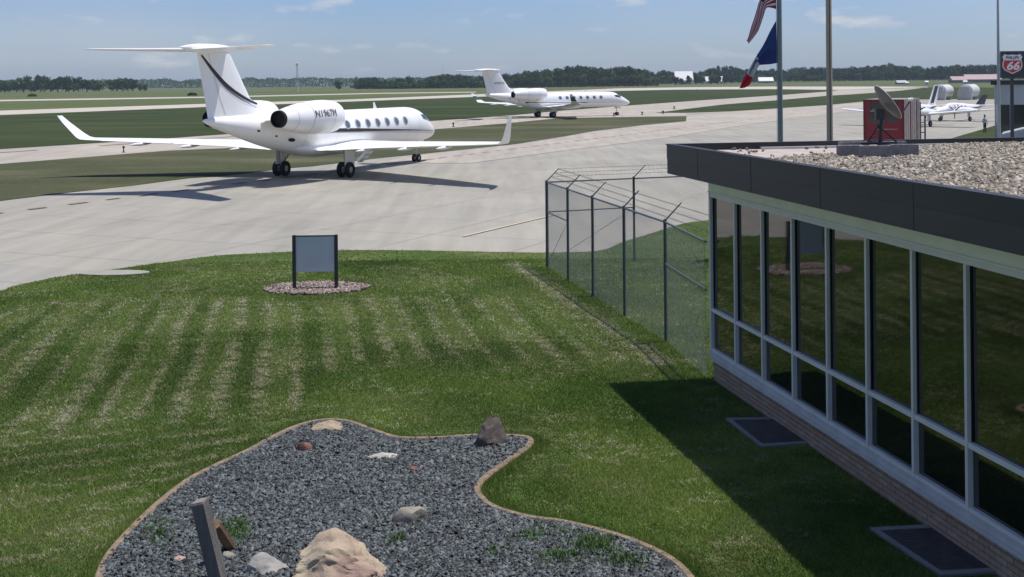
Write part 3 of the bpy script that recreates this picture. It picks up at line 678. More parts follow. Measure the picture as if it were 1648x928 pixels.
# ------------------------------------------------------------------ chain-link fence
M['fpost'] = mat('grey_fence_post', (.07, .08, .085), .5, metal=.4, var=.15, scale=5)
M['frail'] = mat('galvanised_rail', (.13, .155, .165), .45, metal=.4, var=.1, scale=5)
M['wire'] = mat('galvanised_wire', (.19, .22, .23), .45, metal=.3)
fence = empty('chain_link_fence'); tag(fence, 'grey chain link fence with barbed wire arms running from the terminal corner', 'fence')
fp = [G(881, 430, .06), G(917.5, 451, .06), G(960, 476, .06), G(1009.5, 508, .06), G(1072, 550, .06)]
endp = Vector((C0.x - .02, C0.y + .0, .06)); 
a_, b_ = fp[0], fp[-1]
fd = (b_ - a_).normalized()
# keep the posts on one line
fp = [a_ + fd * (p - a_).dot(fd) for p in fp]
endp = b_ + fd * ((C0.y + .05 - b_.y) / fd.y); endp.x = C0.x - .10
HF = 2.52
fence.location = a_; loc = lambda p: p - a_
arm_d = Vector((.36, .10, .36))
def post(p, h=HF, r=.036, arm=True):
    o = MB().tube(loc(p) - Vector((0,0,.2)), loc(p) + Vector((0,0,h)), r, r, 8).build('post', M['fpost'], fence)
    MB().tube(loc(p) + Vector((0,0,h)), loc(p) + Vector((0,0,h+.03)), r*1.15, r*.7, 8).build('post_cap', M['fpost'], o)
    if arm: MB().tube(loc(p) + Vector((0,0,h)), loc(p) + Vector((0,0,h)) + arm_d, .017, .012, 6).build('barb_arm', M['fpost'], fence)
for i, p in enumerate(fp): post(p, HF, .045 if i == 0 else .036)
far1 = G(1021, 420, .06); fdir2 = (far1 - a_).normalized(); far_end = a_ + fdir2 * 9.5
post(far1); post(far_end)
line = [a_] + fp[1:] + [endp]
MB().tube(loc(a_)+Vector((0,0,HF-.03)), loc(b_)+Vector((0,0,HF-.03)), .022, n=6).build('top_rail', M['frail'], fence)
MB().tube(loc(b_)+Vector((0,0,HF-.03)), loc(endp)+Vector((0,0,HF-.03)), .022, n=6).build('top_rail', M['frail'], fence)
MB().tube(loc(a_)+Vector((0,0,HF-.03)), loc(far_end)+Vector((0,0,HF-.03)), .022, n=6).build('top_rail', M['frail'], fence)
MB().tube(loc(fp[0])+Vector((0,0,1.62)), loc(fp[1])+Vector((0,0,1.62)), .018, n=6).build('mid_rail', M['frail'], fence)
MB().tube(loc(b_)+Vector((0,0,1.62)), loc(endp)+Vector((0,0,1.62)), .020, n=6).build('mid_rail', M['frail'], fence)
MB().tube(loc(a_)+Vector((0,0,1.62)), loc(far1)+Vector((0,0,1.62)), .018, n=6).build('mid_rail', M['frail'], fence)
MB().tube(loc(fp[1])+Vector((0,0,1.6)), loc(fp[0])+Vector((0,0,.1)), .006, n=4).build('truss_rod', M['frail'], fence)
MB().tube(loc(b_)+Vector((0,0,1.6)), loc(endp)+Vector((0,0,.1)), .006, n=4).build('truss_rod', M['frail'], fence)
MB().tube(loc(far1)+Vector((0,0,1.6)), loc(a_)+Vector((0,0,.1)), .006, n=4).build('truss_rod', M['frail'], fence)
def wires(A, B, name='barbed_wire'):
    for k in (.35, .65, .97):
        off = Vector((0, 0, HF)) + arm_d * k; m = MB(); a0, b0 = loc(A)+off, loc(B)+off; L_ = (b0-a0).length
        m.tube(a0, b0, .0035, n=3)
        for i in range(int(L_/.14)):
            c = a0.lerp(b0, (i+.5)*.14/L_); m.tube(c + Vector((-.018,0,-.018)), c + Vector((.018,0,.018)), .003, n=3, cap=False); m.tube(c + Vector((.018,0,-.012)), c + Vector((-.018,0,.015)), .003, n=3, cap=False)
        m.build(name, M['wire'], fence)
wires(a_, endp); wires(a_, far_end)
def link_mesh(A, B, h0=.04, h1=HF-.05, pitch=.075, r=.0023):
    A, B = loc(A), loc(B); Ld_ = (B-A).length; d_ = (B-A)/Ld_; m = MB(); hh = h1-h0
    def pt(s_, z_): return A + d_*s_ + Vector((0,0,z_))
    for sg_ in (1, -1):
        s0 = -hh if sg_ == 1 else 0
        while s0 < (Ld_ if sg_ == 1 else Ld_ + hh):
            # line s = s0 + sg*(z-h0)
            z0_, z1_ = h0, h1; sa, sb = s0, s0 + sg_*hh
            if sg_ == 1:
                if sa < 0: z0_ = h0 - sa; sa = 0
                if sb > Ld_: z1_ = h1 - (sb - Ld_); sb = Ld_
            else:
                if sa > Ld_: z0_ = h0 + (sa - Ld_); sa = Ld_
                if sb < 0: z1_ = h1 + sb; sb = 0
            if z1_ > z0_ + .01: m.tube(pt(sa, z0_), pt(sb, z1_), r, n=3, cap=False)
            s0 += pitch
    o = m.build('mesh_fabric', M['wire'], fence); o['kind'] = 'stuff'; return o
link_mesh(a_, b_); link_mesh(b_, endp); link_mesh(a_, far_end, pitch=.09)

# ------------------------------------------------------------------ lawn grass blades
excl = [bed_poly, [(sgc.x + (p[0]-sgc.x)*.84, sgc.y + (p[1]-sgc.y)*.84) for p in ringp], [(p.x, p.y) for p in g1], [(p.x, p.y) for p in g2]]
bq = [C0 + WN*.04 + WD*.0, C0 + WN*.04 - WD*24, C0 - WN*24 - WD*24, C0 - WN*24]
excl.append([(p.x, p.y) for p in bq])
def lawn_pts(n, y0, y1):
    yy = rng.uniform(y0, y1, n); xx = rng.uniform(-.445, .43, n) * yy
    k = inpoly(xx, yy, lawn_poly)
    for e in excl: k &= ~inpoly(xx, yy, e)
    k &= (((xx-padc.x)/1.05)**2 + ((yy-padc.y)/.5)**2) > 1
    return xx[k], yy[k]
xs, ys = [], []
for (n, y0, y1) in ((430000, 13.3, 19), (430000, 19, 26), (430000, 26, 38), (60000, 36, 47)):
    a0, b0 = lawn_pts(n, y0, y1); xs.append(a0); ys.append(b0)
X_ = np.concatenate(xs); Y_ = np.concatenate(ys); NB = len(X_)
# mowing rows: clippings lie in thin broken lines that fan slightly to the left
Xl = np.clip(-X_ - 7.5, 0, 20)
ph = X_ + .18 * (Y_ - 27) - .028 * Xl * (Y_ - 27) + .5 * (fbm(X_*.35, Y_*.14, 11) - .5)
rowi = np.floor(ph / .64); rowf = ph / .64 - rowi
amp = vnoise(rowi * 1.37 + .5, rowi * 0 + .5, 77)
wid = .15 + .30 * vnoise(rowi * 2.1 + .3, np.floor(Y_ / 3.) * .7, 78)
row = np.clip(1 - np.abs(rowf - .5) / wid, 0, 1) ** .7 * np.clip(.25 + 1.15 * amp, 0, 1)
near_lim = np.where(X_ < -3.6, 19.8 - 1.8*np.clip((-X_-6)/2,0,1), 23.2) + 1.6 * (fbm(X_*.8, Y_*0, 2) - .5)
win = np.clip((Y_ - near_lim) / 1.6, 0, 1) * np.clip((33.0 - .12*np.abs(X_+4) - Y_ - 1.5*fbm(X_*.7, Y_*.7, 8)) / .9, 0, 1)
win *= np.clip((2.6 - X_ - .18*(Y_-27)) / .8, 0, 1)
dsg = np.hypot(X_ - sgc.x, Y_ - sgc.y); win *= np.clip((dsg - 1.7) / .5, 0, 1)
wisp = np.clip((fbm(X_*3.3, Y_*7.5, 21) - .40) / .12, 0, 1)
patch = np.clip((fbm(X_*.55, Y_*.28, 33) - .25) / .25, .5, 1)
dry = row * win * patch * (.15 + .85 * wisp)
thatch = np.maximum(row * .6, .28) * win * patch
# the mower's turn: rings of clippings round the sign
rg = np.clip(1 - np.abs(((dsg - 1.9) / .62) % 1 - .5) / .25, 0, 1) * (dsg < 4.2) * (dsg > 1.75) * (Y_ > 29.5) * np.clip((fbm(X_*1.1, Y_*1.1, 14) - .35)/.25, 0, 1)
dry = np.maximum(dry, rg * .45 * wisp); thatch = np.maximum(thatch, rg * .3)
# diagonal rows on the near left and pale flecks elsewhere
ph2 = (Y_ - .55*X_ + .5*fbm(X_*.5, Y_*.5, 7)) / .78; row2 = np.clip(1 - np.abs(ph2 % 1 - .5) / .27, 0, 1)
near_l = np.clip((21.0 - Y_)/1.5, 0, 1) * np.clip((-X_ - 2.0 - (19-Y_)*.25)/1.2, 0, 1)
dry = np.maximum(dry, row2 * near_l * wisp * np.clip((fbm(X_*.7, Y_*.7, 41) - .3)/.3, 0, 1) * .6); thatch = np.maximum(thatch, near_l * row2 * .35)
fleck = np.clip((fbm(X_*1.5, Y_*2.2, 51) - .52)/.16, 0, 1)
dry = np.maximum(dry, fleck * np.clip((fbm(X_*7, Y_*10, 52) - .5)/.12, 0, 1) * .30)
thatch = np.maximum(thatch, np.clip((fbm(X_*.9, Y_*.9, 55) - .45)/.2, 0, 1) * .34)
# browned line under the fence
fl = np.abs((X_ - (a_.x - .80 + (Y_ - a_.y) * fd.x / fd.y))); fz = np.clip(1 - fl/.42, 0, 1) * (Y_ < 37) * (Y_ > 23.6)
dry = np.maximum(dry, fz * (.2 + .8*np.clip((fbm(X_*3, Y_*3, 61)-.35)/.2, 0, 1)) * .85); thatch = np.maximum(thatch, fz * .7)
# distance to the bed: an untrimmed fringe and a shorter band with ridge shadow painted darker
bd = np.full(NB, 9.); nearb = np.where(Y_ < 21)[0]
for p in bedpts[::3]: bd[nearb] = np.minimum(bd[nearb], np.hypot(X_[nearb] - p.x, Y_[nearb] - p.y))
fringe = np.clip(1 - (bd - .12) / .18, 0, 1); ridge_shade = np.clip(1 - np.abs(bd - .52) / .2, 0, 1)
dry *= (1 - fringe); thatch *= (1 - fringe)
shade_k = fbm(X_*.45, Y_*.45, 71)
u_ = rng.uniform(0, 1, NB); isdry = u_ < dry; isth = (~isdry) & (rng.uniform(0, 1, NB) < thatch)
kind_ = isdry.astype(np.int32) + 2 * isth.astype(np.int32)
clump = fbm(X_*2.4, Y_*2.4, 82)
hgt = .040 * (.6 + .8*clump) * (1 + .9*fringe) * (1 - .45*ridge_shade); hgt[isth] *= .8; hgt[isdry] *= .55
P_ = np.stack([X_, Y_, np.full(NB, .058)], 1)
V = blades(P_, 1.0, .0125, .9)
ln = np.where(isdry, .085, .05)
V[:, 2, 2] = .058 + (V[:, 2, 2] - .058) * hgt
V[:, 2, 0] = X_ + (V[:, 2, 0] - X_) * ln; V[:, 2, 1] = Y_ + (V[:, 2, 1] - Y_) * ln
V[isdry, 2, 2] += .018; V[isdry, :2, 2] += .016
sc_w = np.clip(Y_ / 18, .9, 2.0); V[:, :2, 0] = X_[:, None] + (V[:, :2, 0] - X_[:, None]) * sc_w[:, None]; V[:, :2, 1] = Y_[:, None] + (V[:, :2, 1] - Y_[:, None]) * sc_w[:, None]
def blade_mat(name, a, b, c):
    m = bpy.data.materials.new(name); m.use_nodes = True; t = m.node_tree; n = t.nodes.new; l = t.links.new; bs = t.nodes['Principled BSDF']
    bs.inputs['Roughness'].default_value = .7; bs.inputs['Specular IOR Level'].default_value = .2
    at = n('ShaderNodeAttribute'); at.attribute_name = 'tone'; r1 = n('ShaderNodeValToRGB'); e = r1.color_ramp.elements
    e[0].position = 0; e[0].color = a + (1,); e[1].position = 1; e[1].color = c + (1,); k_ = e.new(.5); k_.color = b + (1,)
    l(at.outputs['Fac'], r1.inputs[0]); l(r1.outputs[0], bs.inputs['Base Color'])
    tr = n('ShaderNodeBsdfTranslucent'); l(r1.outputs[0], tr.inputs[0]); ms = n('ShaderNodeMixShader'); ms.inputs[0].default_value = .3
    l(bs.outputs[0], ms.inputs[1]); l(tr.outputs[0], ms.inputs[2]); l(ms.outputs[0], t.nodes['Material Output'].inputs[0])
    return m
M['blade'] = blade_mat('green_grass_blade', (.066, .132, .022), (.145, .228, .042), (.28, .35, .09))
M['dryblade'] = blade_mat('dry_clippings', (.24, .24, .12), (.36, .34, .21), (.50, .47, .34))
tone = np.clip(-.22 + 1.35*shade_k + .7*(clump - .5) + .4*(fbm(X_*.16, Y_*.16, 93)-.5) + .18*fringe - .35*ridge_shade + .22*win*np.cos(2*np.pi*ph/1.28) + rng.normal(0, .2, NB), 0, 1)
M['thatch'] = blade_mat('brown_thatch', (.13, .125, .06), (.21, .20, .105), (.30, .28, .165))
o = mesh_arrays('lawn_grass', V.reshape(-1, 3), np.arange(len(V)*3), 3, [M['blade'], M['dryblade'], M['thatch']], {'tone': tone}, None, kind_)
tag(o, 'mown green lawn grass with pale rows of clippings', None, None, 'stuff')
print('blades', len(V))

# ------------------------------------------------------------------ business jets
def cr_interp(st, s):
    """smooth interpolation of tuples keyed by their first value"""
    n = len(st)
    for i in range(n - 1):
        if s <= st[i+1][0] or i == n - 2:
            a, b = st[i], st[i+1]; h = b[0] - a[0]; t = max(0, min(1, (s - a[0]) / h)); o = []
            for k in range(1, len(a)):
                d = (b[k]-a[k])/h
                dl = (a[k]-st[i-1][k])/(a[0]-st[i-1][0]) if i > 0 else d
                dr = (st[i+2][k]-b[k])/(st[i+2][0]-b[0]) if i < n-2 else d
                ma = 0 if dl*d <= 0 else 2*dl*d/(dl+d); mb = 0 if dr*d <= 0 else 2*dr*d/(dr+d)
                if i == 0: ma = d*1.5
                o.append((2*t**3-3*t*t+1)*a[k] + (t**3-2*t*t+t)*h*ma + (-2*t**3+3*t*t)*b[k] + (t**3-t*t)*h*mb)
            return o
def naca(xc, tc): return 5*tc*(.2969*math.sqrt(max(xc,0))-.126*xc-.3516*xc**2+.2843*xc**3-.1015*xc**4)
XC = [1, .85, .7, .5, .35, .2, .1, .04, .01, 0]
def foil_ring(le, ch, fn, tc, camber=0):
    """fn(s, h): station s and offset h normal to the plane -> point"""
    up = [fn(le + x*ch, naca(x, tc)*ch + camber*ch*4*x*(1-x)) for x in XC]
    dn = [fn(le + x*ch, -naca(x, tc)*ch*.9 + camber*ch*4*x*(1-x)) for x in XC[::-1][1:-1]]
    return up + dn
FUS = [(0,2.02,.03,.03),(.15,2.03,.22,.2),(.5,2.07,.42,.39),(1.0,2.16,.61,.58),(1.7,2.30,.80,.79),(2.4,2.45,.95,.97),(3.1,2.57,1.07,1.12),(4.0,2.65,1.165,1.185),(5.0,2.66,1.2,1.2),(12,2.66,1.2,1.2),(17.5,2.66,1.2,1.2),(19.2,2.73,1.15,1.13),(21,2.90,1.0,.98),(23,3.14,.76,.74),(25,3.38,.46,.45),(26.3,3.54,.24,.24),(27.0,3.62,.08,.08)]
G0 = 16.3
def jet(name, loc, heading, label, paint, livery, reg, reg_on):
    root = empty(name, loc, math.pi/2 - heading); tag(root, label, 'jet', None)
    X = lambda s: G0 - s
    def fus(s, th, k=1.0):
        z, ry, rz = cr_interp(FUS, s); return Vector((X(s), k*ry*math.cos(th), z + k*rz*math.sin(th)))
    # fuselage
    ss = [0,.04,.1,.2,.35,.5,.75,1,1.3,1.7,2.05,2.4,2.75,3.1,3.5,4,4.5,5,8,12,15,17.5,18.3,19.2,20,21,22,23,24,25,25.7,26.3,26.7,27.0]
    m = MB(); m.loft([[fus(s, t) for t in np.linspace(0, 2*math.pi, 40, endpoint=False)] for s in ss]); body = m.build('fuselage', paint, root, True)
    # belly fairing
    m = MB(); bf = [(9.2,1.62,.3,.05),(10.2,1.6,.95,.25),(11.5,1.58,1.18,.38),(14,1.58,1.24,.42),(16.5,1.6,1.2,.42),(18.2,1.72,1.0,.36),(19.8,1.95,.55,.2),(20.6,2.1,.2,.06)]
    m.loft([[Vector((X(s), ry*math.cos(t), z + rz*math.sin(t))) for t in np.linspace(0, 2*math.pi, 24, endpoint=False)] for s, z, ry, rz in bf]); m.build('belly_fairing', paint, root, True)
    # cabin windows: seven a side, one mesh
    th0 = math.asin(.36/1.2)
    def patch(fn, s0, hs, th, ht, k, n=20, dome=0):
        c = fn(s0, th, k+dome); r = [fn(s0 + hs*math.copysign(abs(math.cos(t))**.8, math.cos(t)), th + ht*math.copysign(abs(math.sin(t))**.8, math.sin(t)), k) for t in np.linspace(0, 2*math.pi, n, endpoint=False)]
        return [c] + r, [(0, 1+i, 1+(i+1) % n) for i in range(n)]
    for side in (1, -1):
        f0 = lambda s, th, k=1.0: (lambda p: Vector((p.x, side*p.y, p.z)))(fus(s, th, k))
        wm = gm = None
        for i in range(7):
            s = 6.45 + i*1.29
            if wm is None:
                a = MB(); 
                rr = [f0(6.45 + .36*math.cos(t), th0 + .27*math.sin(t), 1.002) for t in np.linspace(0, 2*math.pi, 20, endpoint=False)]
                r2 = [f0(6.45 + .25*math.cos(t), th0 + .195*math.sin(t), 1.012) for t in np.linspace(0, 2*math.pi, 20, endpoint=False)]
                a.loft([rr, r2], 0, False); fr = a.build('cabin_window', M['winframe'], root, False)
                vs, fs = patch(f0, 6.45, .25, th0, .195, 1.008); g = MB().add(vs, fs).build('pane', M['jglass'], fr)
                wm, gm = fr.data, g.data
            else:
                fr = link('cabin_window', wm, root); g = link('pane', gm, fr)
            fr.location = (-(i*1.29), 0, 0)
        # cockpit windows
        for (s0, s1, t0, t1) in ((1.98, 2.75, .78, 1.45), (2.25, 3.05, .40, .74), (2.95, 3.55, .36, .66)):
            n_ = 5; vs = []; fs = []
            for i in range(n_):
                for j in range(n_):
                    u_ = i/(n_-1); v_ = j/(n_-1); vs.append(f0(s0+(s1-s0)*u_ + .28*(v_)*(1 if s0 < 2 else .0) + .18*v_*(1 if s0 > 2 else 0), t0+(t1-t0)*v_, 1.006))
            for i in range(n_-1):
                for j in range(n_-1): fs.append((i*n_+j, (i+1)*n_+j, (i+1)*n_+j+1, i*n_+j+1))
            MB().add(vs, fs).build('cockpit_window', M['glass'], root, True)
        # cheat line below the windows
        def band(zf, wf, s_a, s_b, k=1.004, n=40):
            vs = []; fs = []
            for i in range(n+1):
                s = s_a + (s_b-s_a)*i/n; z, ry, rz = cr_interp(FUS, s)
                for q in (-1, -.33, .33, 1):
                    zz = zf(s) + q*wf(s); sn = max(-.999, min(.999, (zz-z)/rz)); th = math.asin(sn); vs.append(f0(s, th, k))
            for i in range(n):
                for j in range(3): fs.append((i*4+j, (i+1)*4+j, (i+1)*4+j+1, i*4+j+1))
            return MB().add(vs, fs)
        if livery == 'brown':
            band(lambda s: 2.02 + .72*(min(s,16)/16)**.75, lambda s: .02 + .085*min(1, max(0,(s-1)/12))**1.5, 1.2, 18.8).build('stripe', M['stripe'], root, True)
            band(lambda s: 1.90 + .70*(min(s,16)/16)**.75, lambda s: .012, 1.6, 17.5).build('pinstripe', M['stripe'], root, True)
        else:
            band(lambda s: 2.12 + .2*(s/16), lambda s: .012+.012*s/16, 2.0, 19.5).build('stripe', M['green'], root, True)
            band(lambda s: 1.98 + .42*(s/20), lambda s: .02+.04*s/20, 9.0, 20.5).build('stripe', M['green'], root, True)
        # wing
        def wfn(y, z, dy=0, dz=1): return lambda s, h: Vector((X(s), side*(y - h*dy), z + h*dz))
        W = [(.7,10.7,7.0,1.60,.11,0,1),(1.6,11.1,6.5,1.63,.11,0,1),(4.6,12.9,4.5,1.80,.10,0,1),(8.5,15.35,3.2,2.0,.095,0,1),(13.2,18.6,1.8,2.24,.09,0,1)]
        m = MB(); m.loft([foil_ring(le, ch, wfn(y, z, a_, b_), tc, .0) for y, le, ch, z, tc, a_, b_ in W]); wing = m.build('wing', paint, root, True)
        WL = [(13.2,18.6,1.8,2.24,.09,0,1),(13.6,19.05,1.47,2.28,.085,.35,.93),(13.8,19.4,1.2,2.40,.08,.8,.6),(13.98,19.75,1.0,2.66,.075,.95,.3),(14.34,20.5,.66,3.3,.07,.97,.25),(14.54,20.95,.42,3.72,.07,.97,.25)]
        m = MB(); m.loft([foil_ring(le, ch, wfn(y, z, a_, b_), tc) for y, le, ch, z, tc, a_, b_ in WL]); wl = m.build('winglet', paint if livery == 'brown' else [paint, M['green']], root, True)
        if livery != 'brown':
            for p in wl.data.polygons:
                if 2.55 < p.center.z < 3.0: p.material_index = 1
        # flap and aileron: slim panels hung just behind the wing's rear edge
        for (ya, yb, nm) in ((2.0, 8.2, 'flap'), (8.35, 12.3, 'aileron')):
            def TE(y):
                for i in range(len(W)-1):
                    if W[i][0] <= y <= W[i+1][0]:
                        t = (y-W[i][0])/(W[i+1][0]-W[i][0]); return (W[i][1]+W[i][2])*(1-t)+(W[i+1][1]+W[i+1][2])*t, W[i][3]*(1-t)+W[i+1][3]*t
            m = MB(); rs = []
            for y in (ya, (ya+yb)/2, yb):
                te, z = TE(y); c_ = .5 if nm == 'flap' else .32
                rs.append([Vector((X(te-.12), side*y, z+.045)), Vector((X(te+c_*.3), side*y, z+.035)), Vector((X(te+c_*.55), side*y, z-.0)), Vector((X(te-.12), side*y, z-.045))])
            m.loft(rs); m.build(nm, paint, root)
        for y in (4.2, 7.2, 10.0):
            te, z = TE(y); m = MB(); m.lathe([(-1.3,.01),(-.9,.07),(-.3,.1),(.3,.07),(.75,.01)], (X(te), side*y, z-.1), 'X', 8); m.build('flap_track_fairing', paint, root, True)
        # engine
        ey, ez = 2.17, 3.62
        prof = [(18.15,.60),(17.8,.66),(17.66,.74),(17.72,.82),(17.95,.89),(18.6,.945),(19.6,.95),(20.8,.88),(21.9,.74),(22.8,.58),(23.3,.47),(23.32,.43),(22.9,.42)]
        m = MB(); m.lathe([(X(s), r) for s, r in prof], (0, side*ey, ez), 'X', 32); nac = m.build('nacelle', [paint, M['soot'], M['metal']], root, True)
        for p in nac.data.polygons:
            xs_ = G0 - p.center.x; rr_ = math.hypot(p.center.y-side*ey, p.center.z-ez)
            if xs_ > 23.31 or (xs_ > 22.5 and rr_ < .45): p.material_index = 1
            elif xs_ < 17.67 : p.material_index = 2
            if xs_ < 18.2 and rr_ < .62: p.material_index = 1
            if len(p.vertices) > 8: p.material_index = 1
        for s_, r_ in ((19.0, .9485), (21.05, .859), (22.35, .664)): MB().lathe([(X(s_), r_), (X(s_), r_+.006), (X(s_+.03), r_+.003), (X(s_+.03), r_-.004)], (0, side*ey, ez), 'X', 32).build('cowl_seam', M['seam'], nac)
        m = MB(); m.lathe([(X(23.28),.475),(X(23.5),.455),(X(23.5),.40),(X(22.95),.30),(X(22.9),.01)], (0, side*ey, ez), 'X', 28); m.build('exhaust', M['soot'], nac, True)
        m = MB(); m.loft([foil_ring(18.7, 4.2, (lambda y, z: (lambda s, h: Vector((X(s), side*y, z + h))))(yy, zz), .09) for yy, zz in ((.75, 3.5), (1.5, 3.56))]); m.build('pylon', paint, root, True)
        # tailplane
        T = [(.12,25.1,3.0,7.28,.09),(2.6,26.6,2.15,7.31,.085),(5.2,28.5,1.2,7.35,.08),(5.42,28.8,.95,7.35,.06)]
        m = MB(); m.loft([foil_ring(le, ch, wfn(y, z), tc) for y, le, ch, z, tc in T]); m.build('tailplane', paint, root, True)
        # main gear
        gy = side*2.19
        MB().tube((-.05, gy, 1.6), (0, gy, .46), .10, .075, 10).build('gear_strut', M['metal'], root)
        MB().tube((.75, gy*.9, 1.5), (.02, gy, .62), .045, .045, 6).build('drag_brace', M['metal'], root)
        MB().box(-.35, .75, gy+side*.16-.02, gy+side*.16+.02, .72, 1.62).build('gear_door', paint, root)
        MB().tube((0, gy-.3, .45), (0, gy+.3, .45), .05, n=8).build('axle', M['metal'], root)
        for dy in (-.27, .27):
            wheel(root, 'wheel', 0, gy+dy, .45, .45, .26, math.copysign(1, dy))
    # fin
    FIN = [(3.45,20.9,5.9,.085),(3.75,21.6,5.05,.09),(4.6,22.75,4.1,.09),(5.9,23.75,3.45,.085),(7.2,24.75,2.8,.085)]
    def fin_at(z):
        for i in range(len(FIN)-1):
            if FIN[i][0] <= z <= FIN[i+1][0]:
                t = (z-FIN[i][0])/(FIN[i+1][0]-FIN[i][0]); return [FIN[i][k]*(1-t)+FIN[i+1][k]*t for k in (1,2,3)]
        return list(FIN[-1][1:])
    m = MB(); m.loft([foil_ring(le, ch, (lambda z: (lambda s, h: Vector((X(s), h, z))))(z), tc) for z, le, ch, tc in FIN]); m.build('tail_fin', paint, root, True)
    m = MB(); m.loft([[Vector((X(19.2), 0, 3.78)), Vector((X(19.25), .03, 3.74)), Vector((X(19.25), -.03, 3.74))],
                      [Vector((X(21.2), 0, 4.12)), Vector((X(21.2), .14, 3.7)), Vector((X(21.2), -.14, 3.7))],
                      [Vector((X(22.8), 0, 4.7)), Vector((X(22.8), .15, 3.7)), Vector((X(22.8), -.15, 3.7))]]); m.build('dorsal_fillet', paint, root, True)
    m = MB(); m.lathe([(X(s), r) for s, r in ((24.35,.01),(24.6,.12),(25.2,.2),(26.2,.24),(27.4,.22),(28.4,.13),(28.95,.02))], (0,0,7.36), 'X', 16, 0, .8, 1.0); m.build('bullet_fairing', paint, root, True)
    for side in (1, -1):
        if livery == 'brown':
            ctr = smooth_curve([Vector(p) for p in ((27.2,0,7.0),(26.25,0,6.2),(25.1,0,5.4),(23.7,0,4.8),(22.2,0,4.42))], 8)
            for w0, off, nm in ((.10, 0, 'fin_stripe'), (.022, -.22, 'fin_pinstripe')):
                vs = []; fs = []
                for i, c in enumerate(ctr):
                    t = (ctr[min(i+1,len(ctr)-1)]-ctr[max(i-1,0)]).normalized(); n_ = Vector((-t.z, 0, t.x)); wd = w0*(.45+.55*math.sin(math.pi*(i/len(ctr))**.8))
                    if n_.z < 0: n_ = -n_
                    for q in (-1, 0, 1):
                        p = c + n_*(off*(i/len(ctr))**.6 + q*wd); le, ch, tc = fin_at(p.z); xc = max(.005, min(.99, (p.x-le)/ch))
                        vs.append(Vector((X(p.x), side*(naca(xc, tc)*ch + .012), p.z)))
                for i in range(len(ctr)-1):
                    for j in range(2): fs.append((i*3+j, (i+1)*3+j, (i+1)*3+j+1, i*3+j+1))
                MB().add(vs, fs).build(nm, M['stripe'], root, True)
        # rudder hinge line
        vs = []
        for z in np.linspace(3.9, 7.1, 9):
            le, ch, tc = fin_at(z)
            for xc in (.70, .712): vs.append(Vector((X(le+ch*xc), side*(naca(xc, tc)*ch+.004), z)))
        MB().add(vs, [(2*i, 2*i+1, 2*i+3, 2*i+2) for i in range(8)]).build('rudder_hinge', M['seam'], root)
        for s_ in (4.3, 5.9, 15.4, 18.9):      # skin joints round the fuselage
            vs = []
            for t in np.linspace(-1.2, 1.5, 20): vs += [fus(s_, t, 1.003), fus(s_+.025, t, 1.003)]
            vs = [Vector((p.x, side*abs(p.y), p.z)) for p in vs]
            MB().add(vs, [(2*i, 2*i+1, 2*i+3, 2*i+2) for i in range(19)]).build('skin_joint', M['seam'], root)
        # registration
        vs, fs = text_mesh(reg, .62 if reg_on == 'nacelle' else .5, False, 0, .98)
        if side == -1: conv = lambda a: a
        else: conv = lambda a: -a
        out = []
        for (a, b) in vs:
            if reg_on == 'nacelle':
                s = 19.95 - conv(a)*1.0 if side == -1 else 19.95 - conv(a)
                r_ = np.interp(s, [17.95,18.6,19.6,20.8,21.9],[.89,.945,.95,.88,.74]) + .04
                ph = b / r_ + .22
                out.append(Vector((X(s), side*(2.17 + r_*math.cos(ph)), 3.62 + r_*math.sin(ph))))
            else:
                s = 24.6 - conv(a); z = 5.35 + b; le, ch, tc = fin_at(z); xc = max(.01, min(.99, (s-le)/ch))
                out.append(Vector((X(s), side*(naca(xc, tc)*ch + .03), z)))
        MB().add(out, fs).build('registration', M['navy'] if livery != 'brown' else M['stripe'], root)
    # small dark scoops and vents near the tail
    for (s, th, a_, b_) in ((20.2,-.45,.32,.12),(21.6,-.38,.12,.05),(23.1,-.25,.13,.06)):
        c = fus(s, th, 1.0); c.y = -abs(c.y)
        vs = [fus(s + a_*math.cos(t), th + b_/max(.3,abs(fus(s,0).y))*math.sin(t), 1.006) for t in np.linspace(0, 2*math.pi, 14, endpoint=False)]
        vs = [Vector((p.x, -abs(p.y), p.z)) for p in vs]
        MB().add(vs, [tuple(range(14))]).build('vent', M['soot'], root)
    # roof blade aerials
    for s, h in ((8.4, .40), (13.0, .14), (17.8, .12)):
        m = MB(); m.loft([[Vector((X(s), .02, 3.85)), Vector((X(s+.35), 0, 3.84)), Vector((X(s), -.02, 3.85)), Vector((X(s-.1), 0, 3.85))], [Vector((X(s+.25), .012, 3.86+h)), Vector((X(s+.42), 0, 3.86+h)), Vector((X(s+.25), -.012, 3.86+h)), Vector((X(s+.2), 0, 3.86+h))]]); m.build('aerial', paint, root)
    # nose gear
    ng = X(2.55)
    MB().tube((ng-.05, 0, 1.7), (ng, 0, .3), .07, .05, 8).build('nose_strut', M['metal'], root)
    MB().tube((ng, -.2, .28), (ng, .2, .28), .035, n=6).build('nose_axle', M['metal'], root)
    for s_ in (-1, 1):
        MB().box(ng-.25, ng+.55, s_*.28-.015, s_*.28+.015, 1.15, 1.6).build('nose_gear_door', paint, root)
        wheel(root, 'nose_wheel', ng, s_*.17, .28, .28, .16, s_)
